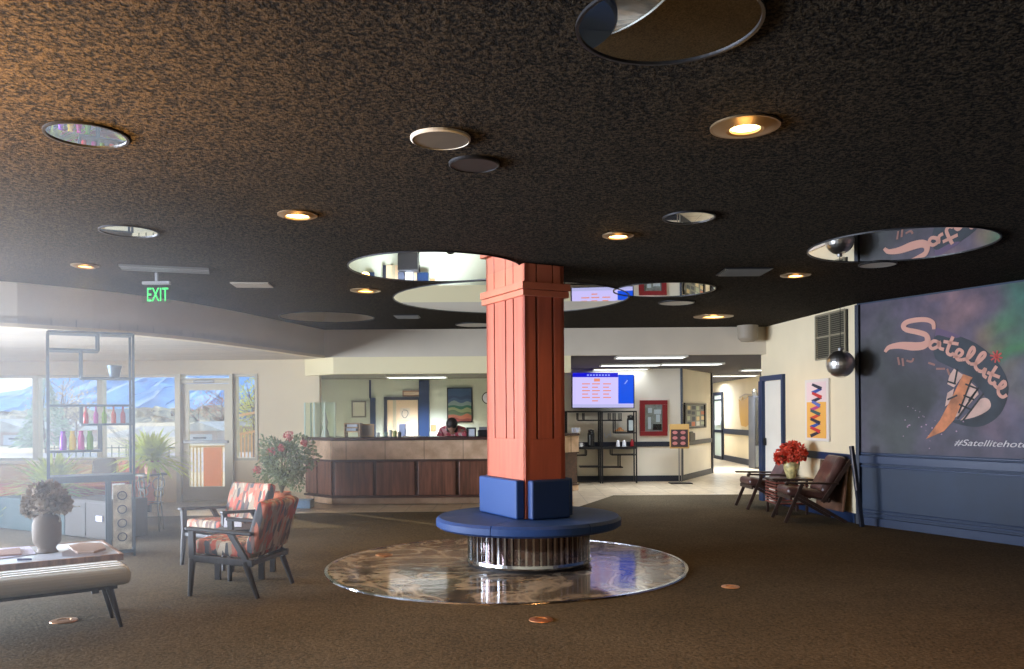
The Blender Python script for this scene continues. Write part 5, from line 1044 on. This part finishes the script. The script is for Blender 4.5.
q2 = at_Y(128, 470, 12.9); t = thing('potted_fern', 'small yellow-green trailing plant behind the right posts of the divider', 'potted plant', (q2.x, 12.9, 0.001))
pot(t, q2.x, 12.9, 0.001, 0.16, 0.36, M['terracotta']); arching_plant('', q2.x, 12.9, 0.32, 0.30, 0.34, 160, None, 13, w=0.025).build('foliage', M['leafy'], t)
def bush(name, parent, c, r, n, size, mat, seed, sc=(1,1,1), stems=14, base=None):
    rn = random.Random(seed); m = MB()
    for k in range(n):
        d = Vector((rn.gauss(0,1),rn.gauss(0,1),rn.gauss(0,1))).normalized(); rad = r*rn.uniform(0.15,1)**0.5*(1+0.25*math.sin(5*d.x+3*d.z+seed))
        p = Vector(c)+Vector((d.x*sc[0],d.y*sc[1],d.z*sc[2]))*rad; leaf(m, p, d+Vector((rn.uniform(-.8,.8),rn.uniform(-.8,.8),rn.uniform(-.8,.6))), size*rn.uniform(.7,1.3), size*0.6, rn)
    o = m.build(name, mat, parent)
    if base is not None:
        m = MB()
        for k in range(stems):
            d = Vector((rn.gauss(0,1),rn.gauss(0,1),rn.uniform(0.1,1.4))).normalized(); e_ = Vector(c)+Vector((d.x*sc[0],d.y*sc[1],d.z*sc[2]))*r*0.8; m.tube([base, Vector(base)*0.5+Vector((c[0]*.5+d.x*r*.2, c[1]*.5+d.y*r*.2, c[2]*.5)), e_],[0.010,0.007,0.004],5)
        m.build('stem', M['stem'], parent)
    return o
q2 = at_z(281, 511, 0.009); qx, qy = at_Y(281.5, 490, 12.3).x, 12.3
t = thing('rose_bush', 'leafy rose bush with pink blooms in a terracotta pot beside the reception counter', 'potted plant', (qx, qy, 0.001))
pot(t, qx, qy, 0.001, 0.14, 0.30, M['terracotta'])
bush('foliage', t, (qx+0.04,qy,0.74), 0.40, 2300, 0.062, M['leafg'], 21, (1.05,0.9,0.95), 26, (qx,qy,0.26))
for k,(px,py,r_) in enumerate(((288.5,436,0.055),(271,452,0.045),(257,470,0.03),(281,448,0.03),(304,443,0.025))):
    p_ = at_Y(px,py,qy-0.25); m = MB(); flower_ball(m, p_, r_, 60, 0.04, rn); m.sph(tuple(p_), r_*0.7, n=8); m.build('bloom', M['pinkpetal'], t)
tag(MB().bb(-3.35,-3.1,12.72,12.98,0.002,0.13).build('storage_box', P('blue_white_box',(130,160,190),0.5), None, bevel=0.01), 'small blue-white box on the floor beside the rose bush', 'box')
# ---------------------------------------------------------------- lounge chairs at right (local: faces -Y)
def lounge(label, x, y, rz):
    t = thing('lounge_chair', label, 'lounge chair', (x, y, 0.009), rz, 'brown leather lounge chairs with slanted wooden legs')
    m = MB(); m.box((0,-0.04,0.37),(0.50,0.56,0.11), rx=-0.13); m.build('seat_cushion', M['leather'], t, bevel=0.045, seg=3, world=False)
    m = MB(); m.box((0,0.285,0.60),(0.50,0.12,0.54), rx=-0.50); m.build('back_cushion', M['leather'], t, bevel=0.05, seg=3, world=False)
    m = MB()
    for k in range(7): f_ = -0.22+0.44*k/6; m.bar((f_,0.22,0.34),(f_,0.49,0.78),0.02,0.012)
    m.build('back_slats', M['darkwood'], t, world=False)
    for s in (-1,1):
        X = s*0.285
        m = MB(); m.bar((X,-0.36,0.515),(X,0.32,0.50),0.065,0.026); m.build('armrest', M['darkwood'], t, bevel=0.01, world=False)
        m = MB(); m.bar((X,-0.36,0.0),(X,-0.14,0.50),0.03,0.045); m.build('leg', M['darkwood'], t, bevel=0.005, world=False)
        m = MB(); m.bar((X,0.42,0.0),(X,-0.20,0.36),0.03,0.045); m.build('leg', M['darkwood'], t, bevel=0.005, world=False)
        m = MB(); m.bar((X*0.93,0.12,0.26),(X*0.93,0.49,0.80),0.028,0.05); m.build('back_post', M['darkwood'], t, bevel=0.004, world=False)
    m = MB(); m.bar((-0.28,-0.28,0.32),(0.28,-0.28,0.32),0.025,0.05); m.build('rail', M['darkwood'], t, world=False); m = MB(); m.bar((-0.28,0.2,0.28),(0.28,0.2,0.28),0.025,0.05); m.build('rail', M['darkwood'], t, world=False); m = MB(); m.bar((-0.28,0.485,0.79),(0.28,0.485,0.79),0.025,0.04); m.build('rail', M['darkwood'], t, world=False)
    return t
lounge('nearer brown leather lounge chair against the cream wall by the mural', 3.86, 10.92, -PI/2-0.02)
lounge('farther brown leather lounge chair near the navy door frame', 3.78, 12.42, -PI/2+0.03)
t = thing('slatted_table', 'slatted wooden side table between the two brown leather lounge chairs', 'side table', (3.86, 11.68, 0.009))
MB().box((3.86,11.68,0.49),(0.50,0.46,0.025)).build('top', M['darkwood'], t, bevel=0.004)
rw = wood('reddish_slat_wood',(128,72,60),0.4,1)
m = MB()
for k in range(8): z_ = 0.17+k*0.04; m.box((3.63,11.68,z_),(0.018,0.44,0.018)).box((3.86,11.46,z_),(0.46,0.018,0.018))
m.build('slats', rw, t)
for sx in (-1,1):
    for sy in (-1,1): MB().box((3.86+sx*0.21,11.68+sy*0.2,0.243),(0.03,0.03,0.468)).build('leg', M['darkwood'], t)
MB().box((3.86,11.68,0.15),(0.42,0.4,0.015)).build('lower_shelf', M['darkwood'], t)
q = at_Y(791, 476, 11.62); zt_ = 0.504
t = thing('vase', 'cream and olive patterned vase on the slatted table between the lounge chairs', 'vase', (q.x, 11.62, zt_))
MB().lathe((q.x,11.62,zt_), [(0,0),(0.055,0),(0.06,0.02),(0.095,0.12),(0.105,0.19),(0.095,0.235),(0.065,0.26),(0.075,0.275),(0.06,0.27),(0,0.25)], 28).build('body', P('cream_olive_glaze',(186,170,116),0.35,var=0.35,vs=14), t, smooth_=True)
t = thing('red_bouquet', 'full bouquet of red artificial roses in the cream vase', 'flowers', (q.x, 11.62, zt_+0.25))
for (dx,dy,dz,r_) in ((-0.14,0,0.33,0.07),(-0.07,-0.06,0.40,0.08),(0.02,0,0.43,0.08),(0.09,-0.04,0.39,0.08),(0.15,0.02,0.33,0.07),(-0.05,-0.1,0.33,0.08),(0.05,-0.1,0.33,0.08),(0,0.08,0.38,0.09),(-0.17,-0.03,0.27,0.05)):
    m = MB(); c = (q.x+dx,11.62+dy,zt_+dz); flower_ball(m, c, r_, 110, 0.05, rn); m.sph(c, r_*0.7, n=8); m.tube([(q.x+dx*.2,11.62+dy*.2,zt_+0.262),c],0.004,5); m.build('rose', M['redpetal'], t)
m = MB()
for k in range(40): a = rn.uniform(0,2*PI); leaf(m, (q.x+0.1*math.cos(a),11.62+0.1*math.sin(a),zt_+0.29), (math.cos(a),math.sin(a),0.4), 0.10, 0.035, rn)
m.build('leaves', M['stem'], t)
# ---------------------------------------------------------------- outside
dry = P('dry_ground',(216,196,160),0.9,var=0.1,vs=0.3)
struct(MB().bb(-260,200,14.0,600,-0.25,-0.05), 'ground', dry)
struct(MB().bb(-200,60,22,34,-0.05,-0.04), 'ground', P('pale_road',(204,192,184),0.9,var=0.04,vs=0.4))
def ridge(name, Y, pts, mat, depth=120, seed=1):
    rn = random.Random(seed); m = MB(); cols_ = []; xs_ = [at_Y(p[0],416,Y).x for p in pts]; zs_ = [at_Y(256,p[1],Y).z for p in pts]; N = 90
    for i in range(N+1):
        X = xs_[0]+(xs_[-1]-xs_[0])*i/N; j = max(k for k in range(len(xs_)) if xs_[k] <= X+1e-6); j = min(j, len(xs_)-2); f_ = (X-xs_[j])/(xs_[j+1]-xs_[j]); h = zs_[j]+(zs_[j+1]-zs_[j])*f_+rn.uniform(-1,1)*Y*0.003
        row = []
        for j2 in range(7):
            s_ = j2/6; row.append(m.bm.verts.new((X+rn.uniform(-1,1)*Y*0.01*(0 < j2 < 6), Y-depth*(1-s_)+rn.uniform(-6,6), max(-1,h*s_**1.3+rn.uniform(-1,1)*Y*0.006*(0 < j2 < 6)))))
        row.append(m.bm.verts.new((X, Y+depth, -1))); cols_.append(row)
    for a_, b_ in zip(cols_, cols_[1:]):
        for j2 in range(7): m.bm.faces.new((a_[j2],b_[j2],b_[j2+1],a_[j2+1]))
    return struct(m, name, mat)
ridge('mountain_ridge', 900, [(-120,402),(0,404),(20,396),(50,384),(75,372),(110,362),(150,356),(200,358),(235,362),(300,350),(400,372)], P('blue_mountain',(150,186,228),0.95,var=0.16,vs=0.03,emit=None), 240, 2)
ridge('tree_belt', 220, [(-100,408),(0,411),(60,408),(120,410),(160,407),(200,409),(250,404),(320,402)], P('tawny_tree_belt',(210,172,138),0.95,var=0.35,vs=0.25), 20, 3)
def house(label, x0, x1, ybase, yeave, yridge, Y, wall, roofc, garage=None, ridge_axis='x', dpt=8):
    a, b = at_Y(x0,416,Y).x, at_Y(x1,416,Y).x; ze, zr = at_Y(150,yeave,Y).z, at_Y(150,yridge,Y).z; c_ = (a+b)/2
    t = thing('house', label, 'house', (c_, Y+dpt/2, -0.05)); MB().bb(a,b,Y,Y+dpt,-0.05,ze).build('wall', wall, t); o = 0.5
    if ridge_axis == 'y': m = MB(); m.slab([(a-o,Y-o,ze),(b+o,Y-o,ze),(c_,Y-o,zr)],[(a-o,Y+dpt+o,ze),(b+o,Y+dpt+o,ze),(c_,Y+dpt+o,zr)])
    else: m = MB(); m.slab([(a-o,Y-o,ze),(a-o,Y+dpt+o,ze),(a+1,Y+dpt/2,zr)],[(b+o,Y-o,ze),(b+o,Y+dpt+o,ze),(b-1,Y+dpt/2,zr)])
    m.build('roof', roofc, t)
    if garage: g0, g1 = at_Y(garage[0],416,Y).x, at_Y(garage[1],416,Y).x; g = MB().bb(g0,g1,Y-0.08,Y-0.001,-0.04,at_Y(150,garage[2],Y).z).build('garage_door', P('garage_white',(222,222,230),0.6) if 'garage_white' not in bpy.data.materials else bpy.data.materials['garage_white'], t); MB().bb(g0+0.3,g1-0.3,Y-0.1,Y-0.081,at_Y(150,garage[2]+4.6,Y).z,at_Y(150,garage[2]+3,Y).z).build('window_row', P('garage_glass',(70,80,100),0.2) if 'garage_glass' not in bpy.data.materials else bpy.data.materials['garage_glass'], g)
    else: MB().bb(a+1,a+2.4,Y-0.06,Y-0.001,0.9,2.0).build('window', P('house_glass',(120,140,160),0.2) if 'house_glass' not in bpy.data.materials else bpy.data.materials['house_glass'], t)
    return t
hw = P('pale_pink_siding',(222,200,192),0.8); rfc = P('grey_shingles',(196,188,178),0.9,var=0.1,vs=2); rb = P('brick_red_siding',(178,110,88),0.8)
house('white house with a wide garage door seen through the glass door', 184, 217, 446, 431, 422, 46, hw, rfc, (188,212,434.5), 'y')
house('red-brown house right of the white garage house', 221, 231, 443, 432, 426, 58, rb, rfc)
house('pale house with blue-white garage seen at the far left window', -30, 32, 446, 431, 418, 44, hw, rfc, (4,30,434), 'y')
house('low grey-roofed house behind the coloured bottles', 102, 172, 445, 437, 427, 60, P('beige_siding',(206,190,170),0.8), rfc)
house('tan house seen through the narrow window right of the door', 236, 256, 440, 427, 419, 34, P('tan_siding',(196,170,130),0.8), rfc, None, 'y')
def tree(label, px, Y, h, r, mat, seed, kind='round', leafn=900):
    x_ = at_Y(px,416,Y).x; t = thing('tree' if kind != 'conifer' else 'spruce_tree', label, 'tree', (x_, Y, -0.05)); rn = random.Random(seed)
    m = MB(); m.tube([(x_,Y,-0.05),(x_+0.05*h*rn.uniform(-1,1),Y,h*0.5),(x_,Y,h*0.92)],[h*0.02,h*0.013,h*0.003],6)
    if kind != 'conifer':
        for k in range(26):
            z_ = h*rn.uniform(0.25,0.8); a = rn.uniform(0,2*PI); L_ = r*rn.uniform(0.5,1.0); m.tube([(x_,Y,z_),(x_+math.cos(a)*L_*0.5,Y+math.sin(a)*L_*0.5,z_+L_*0.3),(x_+math.cos(a)*L_,Y+math.sin(a)*L_,z_+L_*0.9)],[h*0.006,h*0.004,h*0.001],4)
    m.build('trunk', P('bark_%d'%seed,(120,96,76),0.9), t); m = MB()
    for k in range(leafn):
        if kind == 'conifer':
            s_ = rn.uniform(0.08,1); a = rn.uniform(0,2*PI); rad = r*(1-s_)*rn.uniform(0.4,1.05); p = Vector((x_+math.cos(a)*rad,Y+math.sin(a)*rad,h*s_)); d = Vector((math.cos(a),math.sin(a),-0.25)); leaf(m, p, d, 0.10*h*(1.1-s_), 0.022*h, rn)
        else:
            d = Vector((rn.gauss(0,1),rn.gauss(0,1),rn.gauss(0,1))).normalized(); p = Vector((x_,Y,h*0.62))+Vector((d.x*r,d.y*r,d.z*h*0.38))*rn.uniform(0.2,1); leaf(m, p, d+Vector((0,0,.3)), h*0.035, h*0.02, rn)
    m.build('crown', mat, t); return t
tree('tall grey-green spruce seen through the left windows', 46, 34, 3.2, 1.15, P('spruce_needles',(160,172,140),0.9,var=0.3,vs=2), 31, 'conifer', 2200)
br = P('bare_twig_tan',(218,186,150),0.9,var=0.25,vs=1)
tree('bare tan tree right of the spruce', 64, 38, 3.4, 1.5, br, 32, leafn=700)
tree('bare tan tree behind the coloured bottles', 76, 44, 2.4, 1.5, br, 33, leafn=600)
tree('orange-brown tree behind the red-brown house', 222, 66, 3.6, 2.6, P('rust_leaves',(206,134,98),0.9,var=0.2,vs=1), 34, leafn=900)
tree('yellow-green tree seen through the narrow window beside the door', 254, 28, 2.7, 0.9, P('yellow_leaves',(232,214,110),0.9,var=0.2,vs=1), 35, leafn=1300)
tree('small dark round tree behind the white garage house', 199, 90, 3.0, 2.0, P('dusky_leaves',(120,130,110),0.9), 36, leafn=500)
tree('low grey-green shrub tree left of the glass door', 128, 30, 1.0, 1.4, P('sage_leaves',(120,134,108),0.9), 37, leafn=700)
# railing and painted panel outside the door
t = thing('railing', 'yellow-cream metal railing just outside the glass door', 'railing', (at_Y(210,416,15.6).x, 15.6, -0.05)); yl = P('cream_yellow_metal',(226,200,130),0.6)
xa, xb = at_Y(186,416,15.6).x, at_Y(236,416,15.6).x; 
for z_ in (0.86,0.05): MB().bar((xa,15.6,z_),(xb,15.6,z_),0.04).build('rail', yl, t)
for k in range(15):
    X = xa+(xb-xa)*k/14; MB().bar((X,15.6,-0.05),(X,15.6,0.86),0.022).build('baluster', yl, t)
tag(MB().rect_on(YP(15.5), 203.5, 447.5, 221, 492, 0, 0.04).build('painted_panel', P('orange_panel_paint',(246,150,84),0.6), bevel=0.005), 'orange painted panel standing outside behind the glass door', 'panel')
t = thing('railing', 'orange-brown porch railing seen through the narrow window beside the door', 'railing', (at_Y(247,416,16.4).x, 16.4, -0.05)); og = P('orange_brown_wood',(232,180,112),0.6)
xa, xb = at_Y(234,416,16.4).x, at_Y(262,416,16.4).x; 
for z_ in (1.05,0.2,1.42): MB().bar((xa,16.4,z_),(xb,16.4,z_+0.1),0.045).build('rail', og, t)
for k in range(9): X = xa+(xb-xa)*k/8; MB().bar((X,16.4,-0.05),(X,16.4,1.1),0.022).build('baluster', og, t)
t = thing('fence', 'thin dark metal fence outside the windows behind the bottles', 'fence', (at_Y(110,416,19).x, 19, -0.05)); 
xa, xb = at_Y(40,416,19).x, at_Y(176,416,19).x; 
for z_ in (0.72,0.1): MB().bar((xa,19,z_),(xb,19,z_),0.025).build('rail', M['stem'], t)
for k in range(20): X = xa+(xb-xa)*k/19; MB().bar((X,19,-0.05),(X,19,0.78),0.018).build('picket', M['stem'], t)
# ---------------------------------------------------------------- scatter volume added to imitate a veil of lens glare, densest in its middle
if HAZE:
    hm = bpy.data.materials.new('glare_veil_volume'); hm.use_nodes = True; nt = hm.node_tree; nt.nodes.remove(nt.nodes['Principled BSDF']); vs_ = nt.nodes.new('ShaderNodeVolumeScatter')
    vs_.inputs['Color'].default_value = (0.90,0.95,1,1); nt.links.new(vs_.outputs[0], nt.nodes['Material Output'].inputs['Volume'])
    tc = nt.nodes.new('ShaderNodeTexCoord'); ln = nt.nodes.new('ShaderNodeVectorMath'); ln.operation = 'LENGTH'; nt.links.new(tc.outputs['Object'], ln.inputs[0])
    mr = nt.nodes.new('ShaderNodeMapRange'); mr.interpolation_type = 'SMOOTHSTEP'; mr.inputs['From Min'].default_value = 0.1; mr.inputs['From Max'].default_value = 1.0; mr.inputs['To Min'].default_value = HAZE; mr.inputs['To Max'].default_value = 0.0
    nt.links.new(ln.outputs['Value'], mr.inputs['Value']); nt.links.new(mr.outputs[0], vs_.inputs['Density'])
    o = MB().sph((0,0,0), 1, (1,1,1), 48).build('haze', hm, None, smooth_=True); o.location = (-3.9,5.8,1.40); o.scale = (3.9,4.9,1.9)
    tag(o, 'added milky haze volume imitating lens glare over the left of the lobby', 'haze', None, 'stuff')
# ---------------------------------------------------------------- camera, light, colour management
cam = bpy.data.cameras.new('camera'); co = bpy.data.objects.new('camera', cam); C.objects.link(co)
co.location = (0,0,EYE); co.rotation_euler = (PI/2, ROLL, 0); cam.sensor_width = 36; cam.lens = 36*F/1024; cam.shift_y = (HY-334.5)/1024; cam.clip_start = 0.05; cam.clip_end = 3000
bpy.context.scene.camera = co
sc = bpy.context.scene
sc.view_settings.view_transform = 'Standard'; sc.view_settings.look = 'None'; sc.view_settings.gamma = 1; sc.view_settings.use_curve_mapping = False
sc.view_settings.exposure = EXPO
sc.cycles.use_denoising = True; sc.cycles.max_bounces = 8; sc.cycles.transparent_max_bounces = 32; sc.cycles.sample_clamp_indirect = 6; sc.cycles.caustics_refractive = False; sc.cycles.caustics_reflective = False
sc.cycles.use_adaptive_sampling = False
w = bpy.data.worlds.new('sky'); sc.world = w; w.use_nodes = True; nt = w.node_tree; bg = nt.nodes['Background']
tc = nt.nodes.new('ShaderNodeTexCoord'); sp = nt.nodes.new('ShaderNodeSeparateXYZ'); nt.links.new(tc.outputs['Generated'], sp.inputs[0])
r = nt.nodes.new('ShaderNodeValToRGB'); e = r.color_ramp; e.elements[0].position = 0.0; e.elements[0].color = lin((222,240,252)); e.elements[1].position = 0.5; e.elements[1].color = lin((96,168,236))
nt.links.new(sp.outputs['Z'], r.inputs['Fac'])
no = nt.nodes.new('ShaderNodeTexNoise'); no.inputs['Scale'].default_value = 3.0; no.inputs['Detail'].default_value = 6; nt.links.new(tc.outputs['Generated'], no.inputs['Vector'])
r2 = nt.nodes.new('ShaderNodeValToRGB'); r2.color_ramp.elements[0].position = 0.48; r2.color_ramp.elements[1].position = 0.62; nt.links.new(no.outputs['Fac'], r2.inputs['Fac'])
mx = nt.nodes.new('ShaderNodeMixRGB'); mx.inputs['Color2'].default_value = (0.95,0.97,1,1); nt.links.new(r2.outputs['Color'], mx.inputs['Fac']); nt.links.new(r.outputs['Color'], mx.inputs['Color1'])
nt.links.new(mx.outputs['Color'], bg.inputs['Color']); bg.inputs['Strength'].default_value = SKY
# low winter sun through the windows
light('SUN', (0,0,5), SUN, (255,226,184), to=Vector((0,0,5))+Vector((0.72,-0.66,-0.40)), angle=0.02)
# daylight in the tall windows of the left wall
for y in (1.6, 4.7, 7.8):
    light('AREA', (-9.18, y, 1.4), WIN, (224,236,255), to=(0,y,1.4), shape='RECTANGLE', size=3.0, size_y=1.75, spread=math.radians(122))

# unseen lamps added to brighten the ceiling, the foreground floor and the corridor
light('SPOT', (-3.0,2.7,1.2), 1300, (255,198,120), to=(-2.8,3.0,2.8), spot_size=math.radians(124), spot_blend=1.0, shadow_soft_size=0.12)  # added uplight for the golden glow on the left ceiling
light('SPOT', (-4.9,4.6,1.7), 260, (214,226,255), to=(-3.4,5.2,2.8), spot_size=math.radians(150), spot_blend=1.0, shadow_soft_size=0.12)  # second added uplight, cool, lifts the ceiling farther left
for x_, y_ in ((-0.9,3.2),(1.4,2.6),(3.4,4.2)): light('SPOT', (x_,y_,CEIL-0.03), 50, (255,176,104), to=(x_,y_,0), spot_size=math.radians(140), spot_blend=0.8, shadow_soft_size=0.08)  # added spots without fixtures, warming the foreground carpet
light('AREA', (5.6,25,LOW-0.05), 60, (240,246,255), to=(5.6,25,0), shape='RECTANGLE', size=1.1, size_y=0.4)  # added area lamp, hidden from view, that brightens the corridor
bpy.context.scene.cycles.volume_step_rate = 3.0; bpy.context.scene.cycles.volume_bounces = 0
